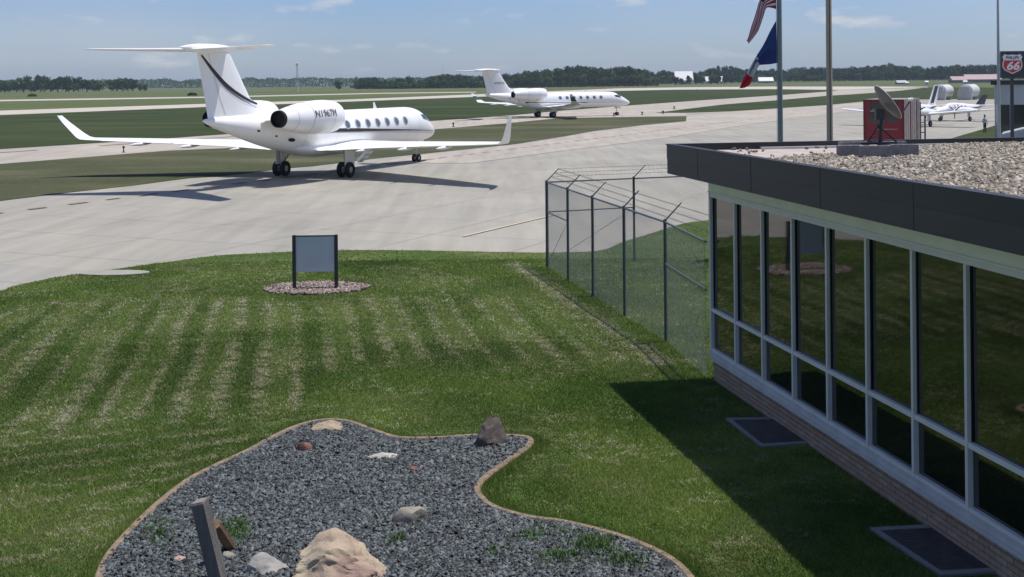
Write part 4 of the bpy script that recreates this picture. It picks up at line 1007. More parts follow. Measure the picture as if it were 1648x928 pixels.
    if livery == 'brown':
        # airstair let down on the far side
        st = empty('airstair', (0,0,0)); st.parent = root
        xa = X(5.0); top = Vector((xa, 1.15, 1.95)); bot = Vector((xa, 3.05, .12)); dd = (bot-top)
        for s_ in (-.42, .42):
            m = MB(); w_ = Vector((.03,0,0)); up = Vector((0,.0,.22))
            q = [top+Vector((s_,0,0))-w_, top+Vector((s_,0,0))+w_, bot+Vector((s_,0,0))+w_, bot+Vector((s_,0,0))-w_]
            m.loft([[p for p in q], [p+up for p in q]]); m.build('stair_side', paint, st)
        for i in range(6):
            c = top + dd*((i+.7)/6.2); MB().box(c.x-.39, c.x+.39, c.y-.14, c.y+.14, c.z, c.z+.035).build('tread', M['greypaint'], st)
        m = MB(); q = [top+Vector((-.39,0,-.05)), top+Vector((.39,0,-.05)), bot+Vector((.39,0,-.03)), bot+Vector((-.39,0,-.03))]
        m.loft([q, [p+Vector((0,0,.03)) for p in q]]); m.build('stair_back', paint, st)
        for s_ in (-.42, .42):
            MB().path([top+Vector((s_,0,.9)), bot+Vector((s_,-.1,.95)), bot+Vector((s_,0,.1))], .02, 5).build('handrail', M['metal'], st)
    return root
def wheel(root, name, x, y, z, r, w_, s_):
    m = MB(); m.lathe([(-w_/2*.6, r*.62), (-w_/2, r*.72), (-w_/2*.96, r*.9), (-w_/2*.6, r), (w_/2*.6, r), (w_/2*.96, r*.9), (w_/2, r*.72), (w_/2*.6, r*.62)], (x, y, z), 'Y', 20)
    o = m.build(name, M['black'], root, True)
    MB().lathe([(-w_/2*.62, .02), (-w_/2*.7, r*.2), (-w_/2*.5, r*.6), (w_/2*.5, r*.6), (w_/2*.7, r*.2), (w_/2*.62, .02)], (x, y, z), 'Y', 14).build('rim', M['rim'], o, True)
    return o
M['winframe'] = mat('window_surround', (.42, .44, .46), .4)
M['jglass'] = mat('cabin_glass', (.11, .13, .14), .12, spec=.7)
jet('business_jet', (-11.8, 73.5, .02), .3816, 'large white twin engine jet with brown cheat line seen from behind on the near taxiway', M['white'], 'brown', 'N1967M', 'nacelle')
jet('business_jet', (5.1, 193.5, .02), 1.029, 'more distant white twin engine jet with thin green lines facing right on the far taxiway', M['white2'], 'green', 'N702FW', 'fin')

# ------------------------------------------------------------------ light twin-engine aircraft
def light_twin(loc, rz, label, tailcol, sc_=1.0, finh=2.1, stripe=True, dark_fin=False):
    root = empty('light_aircraft', loc, rz, sc_); tag(root, label, 'aircraft')
    w_, d_ = M['white2'], tailcol
    FU = [(0,1.25,.05,.05),(.25,1.27,.28,.26),(.9,1.33,.48,.45),(1.8,1.42,.6,.58),(2.5,1.62,.66,.74),(3.6,1.68,.68,.78),(5.5,1.66,.64,.72),(7.2,1.70,.45,.5),(9.0,1.85,.22,.28),(10.2,1.95,.08,.14)]
    X = lambda s: 3.6 - s
    m = MB(); m.loft([[Vector((X(s), cr_interp(FU, s)[1]*math.cos(t), cr_interp(FU, s)[0]+cr_interp(FU, s)[2]*math.sin(t))) for t in np.linspace(0, 2*math.pi, 20, endpoint=False)] for s in (0,.1,.3,.6,.9,1.4,1.8,2.2,2.6,3.2,4,5.5,6.4,7.2,8.1,9,10.2)]); m.build('fuselage', w_, root, True)
    def fu(s, th, k): z, ry, rz_ = cr_interp(FU, s); return Vector((X(s), k*ry*math.cos(th), z+k*rz_*math.sin(th)))
    for side in (1, -1):
        f0 = lambda s, th, k: (lambda p: Vector((p.x, side*p.y, p.z)))(fu(s, th, k))
        MB().add([f0(1.95,.75,1.01), f0(2.5,.35,1.01), f0(2.75,.4,1.01), f0(2.5,1.45,1.01)], [(0,1,2,3)]).build('windscreen', M['glass'], root)
        for i in range(4):
            s = 3.2 + i*.75; MB().add([f0(s+.2*math.cos(t), .33+.28*math.sin(t), 1.01) for t in np.linspace(0, 6.283, 10, endpoint=False)], [tuple(range(10))]).build('cabin_window', M['glass'], root)
        if stripe:
            MB().add([f0(.8,-.1,1.008), f0(3,-.15,1.008), f0(6.5,-.0,1.008), f0(9.5,.2,1.008), f0(9.5,-.35,1.008), f0(6.5,-.4,1.008), f0(3,-.5,1.008), f0(.8,-.4,1.008)], [(0,1,6,7),(1,2,5,6),(2,3,4,5)]).build('stripe', d_, root)
        fn = lambda y, z: (lambda s, h: Vector((X(s), side*y, z+h)))
        MB().loft([foil_ring(le, ch, fn(y, z), .14) for y, le, ch, z in ((.4,2.9,2.3,1.15),(2.4,3.0,2.1,1.28),(7.3,3.5,1.15,1.72),(7.5,3.7,.8,1.75))]).build('wing', w_, root, True)
        nac = MB().lathe([(X(1.15),.08),(X(1.2),.2),(X(1.5),.34),(X(2.3),.4),(X(3.8),.36),(X(5.3),.15),(X(5.9),.03)], (0, side*2.35, 1.5), 'X', 16).build('engine_nacelle', w_, root, True)
        MB().lathe([(X(.75),.01),(X(.9),.09),(X(1.18),.14)], (0, side*2.35, 1.5), 'X', 10).build('spinner', M['metal'], nac, True)
        for k in range(3):
            t = k*2.094 + .5; c = Vector((X(1.02), side*2.35, 1.5)); dr = Vector((0, math.cos(t), math.sin(t))); tn = Vector((0, -math.sin(t), math.cos(t)))
            MB().loft([[c+dr*.1+tn*.05, c+dr*.1-tn*.05, c+dr*.1-tn*.04+Vector((.03,0,0))], [c+dr*.7+tn*.09, c+dr*.7-tn*.06, c+dr*.7-tn*.05+Vector((.03,0,0))], [c+dr*1.15+tn*.05, c+dr*1.15-tn*.03, c+dr*1.15-tn*.02+Vector((.02,0,0))]]).build('propeller_blade', M['soot'], nac)
        MB().tube((X(4.1), side*2.35, 1.3), (X(4.1), side*2.35, .3), .06, .05, 6).build('gear_strut', M['metal'], root)
        MB().box(X(4.4), X(3.8), side*2.2-.01, side*2.2+.01, .55, 1.15).build('gear_door', w_, root)
        wheel(root, 'wheel', X(4.1), side*2.35, .3, .3, .2, side)
        MB().loft([foil_ring(le, ch, fn(y, z), .1) for y, le, ch, z in ((.1,8.9,1.3,2.0),(2.6,9.5,.8,2.15))]).build('tailplane', w_, root, True)
    fin = MB(); fin.loft([foil_ring(le, ch, (lambda z: (lambda s, h: Vector((X(s), h, z))))(z), .09) for z, le, ch in ((1.9,7.9,2.4),(2.3,8.5,1.85),(1.9+finh,9.8,1.15))]); fo = fin.build('tail_fin', d_ if dark_fin else w_, root, True)
    for side in (1, -1):
        y_ = side*.10
        MB().add([(X(8.75), y_*1.15, 2.3), (X(9.45), y_*1.15, 2.3), (X(10.6), y_*.8, 1.8+finh), (X(9.85), y_*.8, 1.8+finh)], [(0,1,2,3)]).build('fin_stripe', d_, root)
    MB().tube((X(.9), 0, 1.0), (X(.9), 0, .25), .05, .04, 6).build('nose_strut', M['metal'], root)
    wheel(root, 'nose_wheel', X(.9), 0, .25, .25, .16, 1)
    return root
def face(az): return az           # heading angle of the nose, world z rotation
pA = G(1519, 196.5); pN = G(1489, 206.5)
angA = math.atan2(-1.0, -.42)
light_twin((px(1458, 143), 143, .02), math.atan2(-math.cos(R(45)), -math.sin(R(45))), 'white twin propeller aircraft with a navy striped tail parked beside the red truck', M['navy'], 1.12, 2.3)
light_twin((px(1533, 160), 160, .02), math.atan2(-math.cos(R(58)), -math.sin(R(58))), 'second white propeller aircraft with a dark blue tail parked behind the striped one', mat('blue_black_tail', (.03, .035, .06), .35), .95, 1.55, dark_fin=True)

# fuel tanks
M['tank'] = mat('white_tank_paint', (.62, .62, .60), .5, var=.08, scale=.8)
M['tankend'] = mat('grey_tank_end', (.45, .45, .43), .6, var=.1, scale=.6)
def tank(u, lab):
    Y = 318.; root = empty('fuel_tank', (px(u, Y), Y, 0), R(-36)); tag(root, lab, 'fuel tank', 'white fuel tanks beyond the parked aircraft')
    r = 1.75
    m = MB(); m.lathe([(-3.6,.1),(-3.55,1.2),(-3.2,r),(3.2,r),(3.55,1.2),(3.6,.1)], (0,0,2.25), 'Y', 24); m.build('tank_shell', M['tank'], root, True)
    for y in (-2.2, 2.2): MB().box(-1.3, 1.3, y-.2, y+.2, 0, 1.2).build('saddle', M['tankend'], root)
    MB().box(-1.75, 1.75, -4.4, -3.7, 0, 2.3).box(-1.2, 1.2, -4.3, -3.75, 2.3, 3.3).build('pump_cabinet', M['tankend'], root)
    MB().box(-.9, .4, -2.2, 1.2, 3.95, 4.05).path([(-.9,-2.2,4.0),(-.9,-2.2,4.6),(-.9,1.2,4.6),(-.9,1.2,4.0)], .04).path([(.4,-2.2,4.0),(.4,-2.2,4.6),(.4,1.2,4.6),(.4,1.2,4.0)], .04).build('walkway', M['metal'], root)
    MB().path([(-1.8,-2.5,0),(-.9,-2.5,4.0)], .04).path([(-1.8,-2.0,0),(-.9,-2.0,4.0)], .04).build('ladder', M['metal'], root)
tank(1518, 'left white horizontal fuel tank partly behind the striped aircraft tail')
tank(1560, 'right white horizontal fuel tank standing in clear view')

# red truck beyond the roof
M['red'] = mat('red_truck_paint', (.24, .010, .018), .45, var=.12, scale=2)
M['redd'] = mat('dark_red_trim', (.12, .01, .015), .5)
M['sidew'] = mat('pale_truck_side', (.32, .27, .255), .5, var=.3, scale=2)
YT = 92.; rt = empty('box_truck', (px(1421.5, YT), YT, .02), R(-28)); tag(rt, 'red box truck with pale side parked beyond the roof behind the dish', 'truck')
hT = zat(1421, 160.5, YT); W2 = 1.48
MB().box(-W2, W2, 0, .08, .5, hT).build('front_panel', M['red'], rt)
MB().box(-W2, -W2+.18, -.012, 0, .5, hT).box(W2-.18, W2, -.012, 0, .5, hT).box(-W2+.18, W2-.18, -.012, 0, hT-.15, hT).build('front_trim', M['redd'], rt)
MB().box(-W2, W2, .081, 6.4, .5, .75).box(-W2+.01, -W2+.06, .081, 6.4, .75, hT-.05).box(-W2+.06, W2-.01, 6.34, 6.4, .75, hT-.05).build('body', M['sidew'], rt)
MB().box(W2-.06, W2, .081, 6.4, .75, hT-.05).build('side_panel', M['sidew'], rt)
MB().box(-W2, W2, .081, 6.4, hT-.05, hT+.02).build('roof', M['sidew'], rt)
for i in range(7): MB().box(W2, W2+.05, .7+i*.85, .78+i*.85, .75, hT-.1).build('side_rib', M['redd'] if i % 3 == 2 else M['greypaint'], rt)
MB().box(-1.0, .15, -.03, -.013, 2.1, hT-.25).build('front_window', M['glass'], rt)
MB().box(.25, 1.05, -.03, -.013, 2.2, hT-.15).build('front_window', M['glass'], rt)
MB().box(-.95, -.1, -.045, -.031, 3.05, 3.13).box(-.8, -.3, -.045, -.031, 3.2, 3.25).box(-.5,1.0,-.03,-.013,1.72,1.78).build('front_lettering', M['sidew'], rt)
MB().box(-W2-.02, W2+.02, 6.4, 6.8, .6, hT-.3).build('rear_cabinet', M['dkmetal'], rt)
for sx in (-1, 1):
    for y in (1.0, 4.9):
        m = MB(); m.lathe([(-.13,.28),(-.15,.4),(-.1,.48),(.1,.48),(.15,.4),(.13,.28)], (0,0,0), 'Y', 16); o = m.build('wheel', M['black'], rt, True); o.rotation_euler = (0,0,R(90)); o.location = (sx*(W2-.15), y, .48)
        m = MB(); m.lathe([(-.12,.02),(-.1,.27),(.1,.27),(.12,.02)], (0,0,0), 'Y', 12); m.build('rim', M['rim'], o)
# steel rack beside it
rk = empty('steel_rack', (px(1481, 100), 100, .02)); tag(rk, 'thin dark steel stand between the red truck and the parked aircraft', 'rack')
for x_ in (-.45, .35): MB().box(x_-.05, x_+.05, -.05, .05, 0, 2.5).build('upright', M['dkmetal'], rk)
for z_ in (1.1, 1.9, 2.5): MB().box(-.4, .3, -.04, .04, z_, z_+.07).build('shelf', M['dkmetal'], rk)

# ------------------------------------------------------------------ poles and flags
M['pole'] = mat('grey_green_pole', (.22, .25, .25), .45, metal=.1, var=.25, scale=2, stretch=(1,1,.3))
M['wpole'] = mat('weathered_wood_pole', (.40, .35, .30), .8, col2=(.54, .42, .28), scale=1.3, stretch=(3,3,.35), bump=.3)
YF = 38.0
def pole_pts(ub, vb, ut, Y, r0, r1, top): return (px(ub, Y), Y, 0), (px(ut, Y), Y, top)
flag_x = px(1256-.0092*90, YF)
fpole = empty('flagpole', (flag_x, YF, 0)); tag(fpole, 'thick dark grey flagpole carrying two flags behind the terminal roof', 'flagpole')
MB().tube((0,0,0), (0,0,10.5), .088, .072, 16).build('pole_shaft', M['pole'], fpole, True)
MB().lathe([(10.5,.01),(10.5,.08),(10.56,.08),(10.62,.03),(10.7,.06),(10.76,.01)], (0,0,0), 'Z', 10).build('finial', M['metal'], fpole, True)
MB().tube((-.11,-.02,1.3), (-.09,-.02,10.4), .006, n=4).build('halyard', M['sidew'], fpole)
MB().lathe([(0,.01),(0,.22),(.08,.2),(.14,.1)], (0,0,0), 'Z', 14).build('base_collar', M['metal'], fpole, True)
wx = px(1335.5-.8, 40.0)
wp_ = empty('wooden_pole', (wx, 40.0, 0)); tag(wp_, 'bare weathered wooden pole standing right of the flagpole', 'pole')
MB().tube((0,0,0), (0,0,11.0), .108, .088, 14).build('pole_shaft', M['wpole'], wp_, True)
MB().tube((.0,-.108,0), (0,-.085,9.5), .012, n=5).build('ground_wire', M['dkmetal'], wp_)
YL = 84.
lp = empty('light_pole', (px(1607, YL), YL, 0)); tag(lp, 'tall slim pale grey pole beside the service station sign', 'pole')
MB().tube((0,0,0), (0,0,11.5), .13, .07, 12).build('pole_shaft', mat('pale_grey_pole', (.33, .35, .36), .5, var=.1), lp, True)
MB().lathe([(11.2,.02),(11.2,.13),(11.35,.16),(11.5,.1),(11.55,.01)], (0,0,0), 'Z', 10).build('lamp_head', M['dkmetal'], lp, True)
MB().box(-.2,.2,-.2,.2,0,.5).build('footing', M['kerbc'], lp)

def flag(name, lab, pts_top, pts_bot, mats, cols, nu, nv, amp, thick=.004):
    """cloth between two edge polylines (photo pixel, depth offset), folded along its length"""
    root = empty(name, (flag_x - .09, YF, 0)); tag(root, lab, 'flag', 'flags on the flagpole')
    T_ = smooth_curve([Vector((px(u, YF + d) - (flag_x-.09), d, zat(u, v, YF + d))) for u, v, d in pts_top], 8)
    B_ = smooth_curve([Vector((px(u, YF + d) - (flag_x-.09), d, zat(u, v, YF + d))) for u, v, d in pts_bot], 8)
    def samp(P, t):
        f_ = t*(len(P)-1); i = min(int(f_), len(P)-2); return P[i].lerp(P[i+1], f_-i)
    vs = []; fs = []; mi = []
    for i in range(nu+1):
        t = i/nu; a, b = samp(T_, t), samp(B_, t)
        for j in range(nv+1):
            q = j/nv; p = a.lerp(b, q)
            p.y += amp*min(1, t*2.2)*(math.sin(q*9.0 + t*5) + .5*math.sin(q*17+t*9+1)); p.x += .25*amp*min(1,t*3)*math.sin(q*12+t*8)
            vs.append(p)
    groups = {}
    for i in range(nu):
        for j in range(nv):
            k = cols(i/nu + .5/nu, j/nv + .5/nv); groups.setdefault(k, []).append((i*(nv+1)+j, (i+1)*(nv+1)+j, (i+1)*(nv+1)+j+1, i*(nv+1)+j+1))
    for k, fl_ in groups.items():
        used = sorted({x for f in fl_ for x in f}); mp_ = {x: n for n, x in enumerate(used)}
        o = MB().add([vs[x] for x in used], [tuple(mp_[x] for x in f) for f in fl_]).build(k, mats[k], root, False)
        o.data.polygons.foreach_set('use_smooth', [True]*len(o.data.polygons))
        md = o.modifiers.new('cloth_thickness', 'SOLIDIFY'); md.thickness = thick; md.offset = 0
    return root
cl = lambda n, c: mat(n, c, .8, var=.12, scale=6)
def clm(n, c):
    m = cl(n, c); t = m.node_tree; b = t.nodes['Principled BSDF']; tr = t.nodes.new('ShaderNodeBsdfTranslucent'); tr.inputs[0].default_value = tuple(c)+(1,)
    ms = t.nodes.new('ShaderNodeMixShader'); ms.inputs[0].default_value = .3; t.links.new(b.outputs[0], ms.inputs[1]); t.links.new(tr.outputs[0], ms.inputs[2]); t.links.new(ms.outputs[0], t.nodes['Material Output'].inputs[0]); return m
fm_ = {'blue_band': clm('flag_blue', (.05, .09, .30)), 'white_band': clm('flag_white', (.75, .76, .78)), 'red_band': clm('flag_red', (.68, .03, .06)),
       'emblem': clm('emblem_grey', (.10, .10, .14)), 'canton': clm('canton_blue', (.05, .06, .18)), 'star_row': clm('star_white', (.5, .5, .6)),
       'red_stripe': clm('stripe_red', (.52, .03, .07)), 'white_stripe': clm('stripe_white', (.8, .78, .8))}
def iowa(t, q):
    if t < .47: return 'blue_band'
    if t < .70: return 'emblem' if (.50 < t < .68 and .12 < q < .42 and (int(t*60) % 2 == 0 or q < .27)) else 'white_band'
    return 'red_band'
flag('state_flag', 'blue, white and red vertical banded flag drooping from the lower halyard',
     [(1250.5,32,0),(1240,50,-.05),(1229,72,-.12),(1217,92,-.15),(1204,115,-.12),(1196,126,-.1),(1189,142,-.1)],
     [(1251.5,101,0),(1240,103,.1),(1227,104,.15),(1221,106,.1),(1213,122,.05),(1207,136,.02),(1198,141,.0)], fm_, iowa, 44, 22, .05)
def usf(t, q):
    if t < .42 and q < .54:
        return 'star_row' if (int(t*40) % 3 == 0 and int(q*26) % 3 == 1) else 'canton'
    return 'red_stripe' if int(q*13) % 2 == 0 else 'white_stripe'
flag('national_flag', 'red and white striped flag with a starred blue canton hanging from the upper halyard',
     [(1249.5,-58,0),(1238,-30,-.08),(1226,-6,-.12),(1217,24,-.14),(1209,45,-.1),(1202.5,64,-.05)],
     [(1250.5,14.5,0),(1243,12.5,.1),(1234,13,.16),(1229,28,.1),(1221,50,.08),(1205.5,70,.05)], fm_, usf, 40, 26, .045)

# ------------------------------------------------------------------ station sign and the building at the right edge
YS = 82.
M['signdk'] = mat('dark_slate_sign', (.022, .035, .045), .4, var=.1)
M['signred'] = mat('sign_red', (.50, .03, .035), .4); M['signwh'] = mat('sign_white', (.70, .70, .68), .45); M['signbk'] = mat('sign_black', (.02, .02, .025), .4)
sx0, sx1 = px(1610.5, YS), px(1652, YS); szt, szb = zat(1628, 82, YS), zat(1628, 125, YS); sxc = px(1628.3, YS)
ss_ = empty('station_sign', (sxc, YS, 0)); tag(ss_, 'dark square sign with a red shield reading 66 on a black post', 'sign')
MB().box(sx0-sxc, sx1-sxc, -.12, .12, szb, szt).build('cabinet', M['signdk'], ss_)
MB().box(-.09, .09, -.09, .09, 0, szb).build('post', M['dkmetal'], ss_)
shc = Vector((0, 0, (zat(1628, 86.5, YS)+zat(1628, 119, YS))/2)); shh = (zat(1628,87,YS)-zat(1628,119,YS))/2; shw = 16.0*YS/F
def shield(k):
    pts = [(-.80,1.0),(-.45,.90),(0,.96),(.45,.90),(.80,1.0),(1.0,.72),(.90,.45),(.98,.1),(1.0,-.25),(.80,-.62),(.42,-.80),(0,-1.0),(-.42,-.80),(-.80,-.62),(-1.0,-.25),(-.98,.1),(-.90,.45),(-1.0,.72)]
    return [(x*shw*k, z*shh*k) for x, z in pts]
def plate(name, pts, y, m, th=.012):
    a = MB(); a.loft([[Vector((x, y, z)) + shc for x, z in pts], [Vector((x, y-th, z)) + shc for x, z in pts]]); return a.build(name, m, ss_)
plate('shield_border', shield(1.0), -.12, M['signwh'])
sh = shield(.90)
plate('shield_field', [(x, min(z, shh*.36)) for x, z in sh], -.1325, M['signred'])
for txt, size, zc, m_, y_, wd, sh_ in (('66', .74, -shh*.22, M['signwh'], -.147, 1.15, .25), ('PHILLIPS', .25, shh*.63, M['signbk'], -.135, .92, 0)):
    vs, fs = text_mesh(txt, size, True, sh_, wd)
    MB().add([Vector((a, y_, b + zc)) + shc for a, b in vs], fs).build('lettering', m_, ss_)
# hangar office
M['hwall'] = mat('pale_grey_cladding', (.36, .40, .41), .6, var=.06, scale=1)
YH = 98.; hx0 = px(1600, YH); hb = empty('hangar_office', (hx0, YH, 0), R(-23.5)); tag(hb, 'pale grey flat roofed building with dark glazing at the right edge', 'building')
ztp = zat(1625, 136, YH); zmid = zat(1625, 168, YH)
MB().box(0, 16, 0, 14, zmid, ztp).build('wall', M['hwall'], hb)
MB().box(-.25, 16.2, -.25, 14.2, ztp, ztp + .35).build('roof', M['fascia'], hb)
MB().box(.3, 16, .25, 13.7, 0, zmid).build('glazed_wall', M['glass'], hb)
for i in range(6): MB().box(.02 + i*1.1, .16 + i*1.1, -.0, .24, 0, zmid-.002).build('column', M['hwall'], hb)
m = MB(); m.loft([[Vector((.6,-6,0.1)), Vector((9,-6,.1)), Vector((9,-1.0,.1)), Vector((.6,-1.0,.1))], [Vector((.7,-5.9,1.3)), Vector((9,-5.9,3.5)), Vector((9,-1.1,3.5)), Vector((.7,-1.1,1.3))]]); o = m.build('sloped_canopy', M['hwall'], hb)
# small white bollard by it
bo_ = MB().lathe([(0,.01),(0,.12),(1.0,.12),(1.12,.08),(1.16,.01)], (px(1623,90), 90, 2.3), 'Z', 10)

# ------------------------------------------------------------------ person by the grass
def person():
    Y = 121.; p = G(1585, 213.5, .05); Y = p.y
    root = empty('person', (p.x, Y, .03), R(20)); tag(root, 'person in a pale top and dark trousers standing at the grass corner', 'person')
    V_ = [(0,0,.95,.13),(0,0,1.12,.125),(0,0,1.32,.145),(0,0,1.44,.10),(0,0,1.52,.055),(0,0,1.58,.07),(0,.0,1.68,.095),(0,0,1.77,.06),
          (.10,0,.88,.095),(.11,.02,.50,.065),(.11,0,.09,.045),(.11,-.14,.04,.035),(-.10,0,.88,.095),(-.12,-.03,.50,.065),(-.13,0,.09,.045),(-.13,-.14,.04,.035),
          (.17,0,1.42,.06),(.24,0,1.15,.045),(.23,-.12,.92,.035),(.23,-.18,.85,.03),(-.17,0,1.42,.06),(-.25,.02,1.15,.045),(-.22,-.1,.92,.035),(-.22,-.16,.85,.03)]
    E_ = [(0,1),(1,2),(2,3),(3,4),(4,5),(5,6),(6,7),(0,8),(8,9),(9,10),(10,11),(0,12),(12,13),(13,14),(14,15),(3,16),(16,17),(17,18),(18,19),(3,20),(20,21),(21,22),(22,23)]
    me = bpy.data.meshes.new('body'); me.from_pydata([v[:3] for v in V_], E_, []); o = link('body', me)
    md = o.modifiers.new('s', 'SKIN'); md.use_smooth_shade = True
    for i, v in enumerate(me.skin_vertices[0].data): v.radius = (V_[i][3], V_[i][3]); v.use_root = (i == 0)
    o.modifiers.new('d', 'SUBSURF').levels = 1
    dg = bpy.context.evaluated_depsgraph_get(); dg.update(); me2 = bpy.data.meshes.new_from_object(o.evaluated_get(dg)); bpy.data.objects.remove(o)
    skin = mat('skin', (.38, .22, .16), .6); shirt = mat('pale_shirt', (.52, .55, .66), .8, var=.1); tr_ = mat('dark_trousers', (.02, .025, .045), .8); shoe = mat('dark_shoe', (.02, .015, .012), .6)
    me2.materials.clear()
    for m_ in (skin, shirt, tr_, shoe): me2.materials.append(m_)
    for f in me2.polygons:
        c = f.center; f.use_smooth = True
        f.material_index = 3 if c.z < .09 else (2 if c.z < .98 and abs(c.x) < .2 else (0 if c.z > 1.5 or (abs(c.x) > .19 and c.z < 1.18) else 1))
    link('body', me2, root)
    hm = MB(); hm.lathe([(1.70,.098),(1.76,.10),(1.81,.075),(1.84,.01)], (0,.01,0), 'Z', 14); hm.build('hair', mat('dark_hair', (.03, .02, .015), .8), root, True)
person()

# ------------------------------------------------------------------ far buildings
M['farwhite'] = mat('white_far_building', (.72, .72, .70), .6); M['roofm'] = mat('mauve_metal_roof', (.34, .22, .22), .6, var=.08, scale=.2); M['tanw'] = mat('tan_barn_wall', (.22, .18, .17), .8)
def far_house(u, v, Y, w_, d_, h_, rh, lab, wall, roof, name='far_building', rz=0.0):
    gz = ground_h(px(u, Y), Y); root = empty(name, (px(u, Y), Y, gz - .2), rz); tag(root, lab, 'building')
    MB().box(-w_/2, w_/2, -d_/2, d_/2, 0, h_).build('wall', wall, root)
    m = MB(); e = .4
    m.loft([[Vector((-w_/2-e, -d_/2-e, h_)), Vector((-w_/2-e, d_/2+e, h_)), Vector((-w_/2-e, d_/2+e, h_+.15)), Vector((-w_/2-e, 0, h_+rh)), Vector((-w_/2-e, -d_/2-e, h_+.15))], [Vector((w_/2+e, -d_/2-e, h_)), Vector((w_/2+e, d_/2+e, h_)), Vector((w_/2+e, d_/2+e, h_+.15)), Vector((w_/2+e, 0, h_+rh)), Vector((w_/2+e, -d_/2-e, h_+.15))]])
    m.build('roof', roof, root)
    MB().box(-w_*.15, w_*.15, -d_/2-.05, -d_/2-.004, .2, h_*.7).build('door', M['tanw'], root)
    return root
far_house(1100, 120, 1500, 21, 18, 5, 11, 'bright white large building rising among the trees behind the far jet', M['farwhite'], M['farwhite'])
far_house(1137, 124, 1560, 9, 9, 3, 6, 'small white building half hidden in trees left of the flag tip', M['farwhite'], M['farwhite'])
far_house(1160, 124, 1530, 7, 9, 3, 6, 'second small white building half hidden in trees under the flag tip', M['farwhite'], M['farwhite'])
far_house(1232, 124, 1480, 17, 9, 2.6, 4.6, 'long low building with a bright white roof just left of the flagpole base line', M['hwall'], M['farwhite'])
far_house(1579, 118, 1300, 36, 16, 3.4, 5.4, 'long barn with a mauve metal roof before the far trees', M['tanw'], M['roofm'], 'barn')
far_house(1541, 121, 1290, 15, 12, 3.0, 4.0, 'shorter mauve roofed barn wing at the left of the long barn', M['tanw'], M['roofm'], 'barn')
far_house(1553, 126, 1150, 3.2, 3, 2.4, 1.2, 'tiny white shed standing in front of the barns', M['farwhite'], M['farwhite'], 'shed')
far_house(1491, 126, 1150, 2.6, 3, 2.4, 1.2, 'tiny white shed in the field far left of the barns', M['farwhite'], M['farwhite'], 'shed')
far_house(1459, 127, 1150, 3.0, 3, 1.9, 1.0, 'tiny low white shed beside the grey farmhouse', M['farwhite'], M['farwhite'], 'shed')
far_house(1450, 126, 1200, 9, 7, 1.6, 2.4, 'low grey roofed farmhouse in the field before the trees', M['tanw'], M['hwall'])
# water tower and masts
Yw = 3800.
wt = empty('water_tower', (px(257, Yw), Yw, 0)); tag(wt, 'small far water tower on the left horizon', 'water tower')
zt_ = zat(257, 125, Yw)
MB().tube((0,0,0), (0,0,zt_-9), 2.2, 1.8, 8).build('stem', M['hwall'], wt); MB().lathe([(zt_-11,1.8),(zt_-8,6),(zt_-4,9),(zt_-1,7),(zt_,1)], (0,0,0), 'Z', 16).build('tank_bowl', M['hwall'], wt, True)
def lattice(u, vtop, Y, r, lab, head=False, legs=3):
    root = empty('radio_mast', (px(u, Y), Y, 0)); tag(root, lab, 'mast'); zt_ = zat(u, vtop, Y)
    m = MB()
    for k in range(legs):
        t = k*2*math.pi/legs + .3; m.tube((r*math.cos(t), r*math.sin(t), 0), (r*.5*math.cos(t), r*.5*math.sin(t), zt_), r*.09, r*.06, 4)
    nseg = 14
    for i in range(nseg):
        for k in range(legs):
            t0_, t1_ = k*2*math.pi/legs+.3, (k+1)*2*math.pi/legs+.3; z0_, z1_ = zt_*i/nseg, zt_*(i+1)/nseg; f0_, f1_ = 1-.5*i/nseg, 1-.5*(i+1)/nseg
            m.tube((r*f0_*math.cos(t0_), r*f0_*math.sin(t0_), z0_), (r*f1_*math.cos(t1_), r*f1_*math.sin(t1_), z1_), r*.045, n=3)
    m.build('lattice_frame', M['metal'], root)
    if head: MB().lathe([(zt_-.5, r*.5), (zt_-.5, r*1.1), (zt_+1.2, r*1.0), (zt_+1.5, .2)], (0,0,0), 'Z', 12).build('head', M['farwhite'], root)
lattice(478.5, 104, 900, .95, 'tall pale lattice tower with a round white head left of centre', True, 4)
lattice(163.5, 114, 2500, .8, 'thin radio mast rising behind the left trees')
lattice(549, 115, 2600, .8, 'thin far radio mast left of the long tree line')
lattice(712.5, 108, 2300, .8, 'thin radio mast above the trees left of the far jet tail')

# ------------------------------------------------------------------ taxiway edge lights, markers, bushes
def edge_light(u, v, lab, h=.5):
    p = G(u, v, .05); root = empty('taxiway_light', (p.x, p.y, .03)); tag(root, lab, 'taxiway light', 'small dark lights along the taxiways')
    k = max(1, p.y/110.)
    MB().lathe([(0,.01),(0,.14*k),(.05,.14*k),(.06,.05*k),(h*.7,.05*k),(h*.72,.11*k),(h,.09*k),(h+.04,.01)], (0,0,0), 'Z', 8).build('light_body', M['dkmetal'], root)
for u, v, lab in ((199,244.5,'small dark taxiway light below the left wingtip of the near jet'), (729.5,203.5,'small dark taxiway light left of the near jet winglet'), (1085,175,'small dark light at the tip of the wedge of grass'), (1121.5,145,'small dark light by the runway under the white building'), (988,186.5, 'small light on the verge by the far jet nose wheel'), (1067,182.5,'small light near the right end of the taxiway verge'), (1033.5,184.5,'small light on the verge right of the far jet nose')):
    edge_light(u, v, lab)
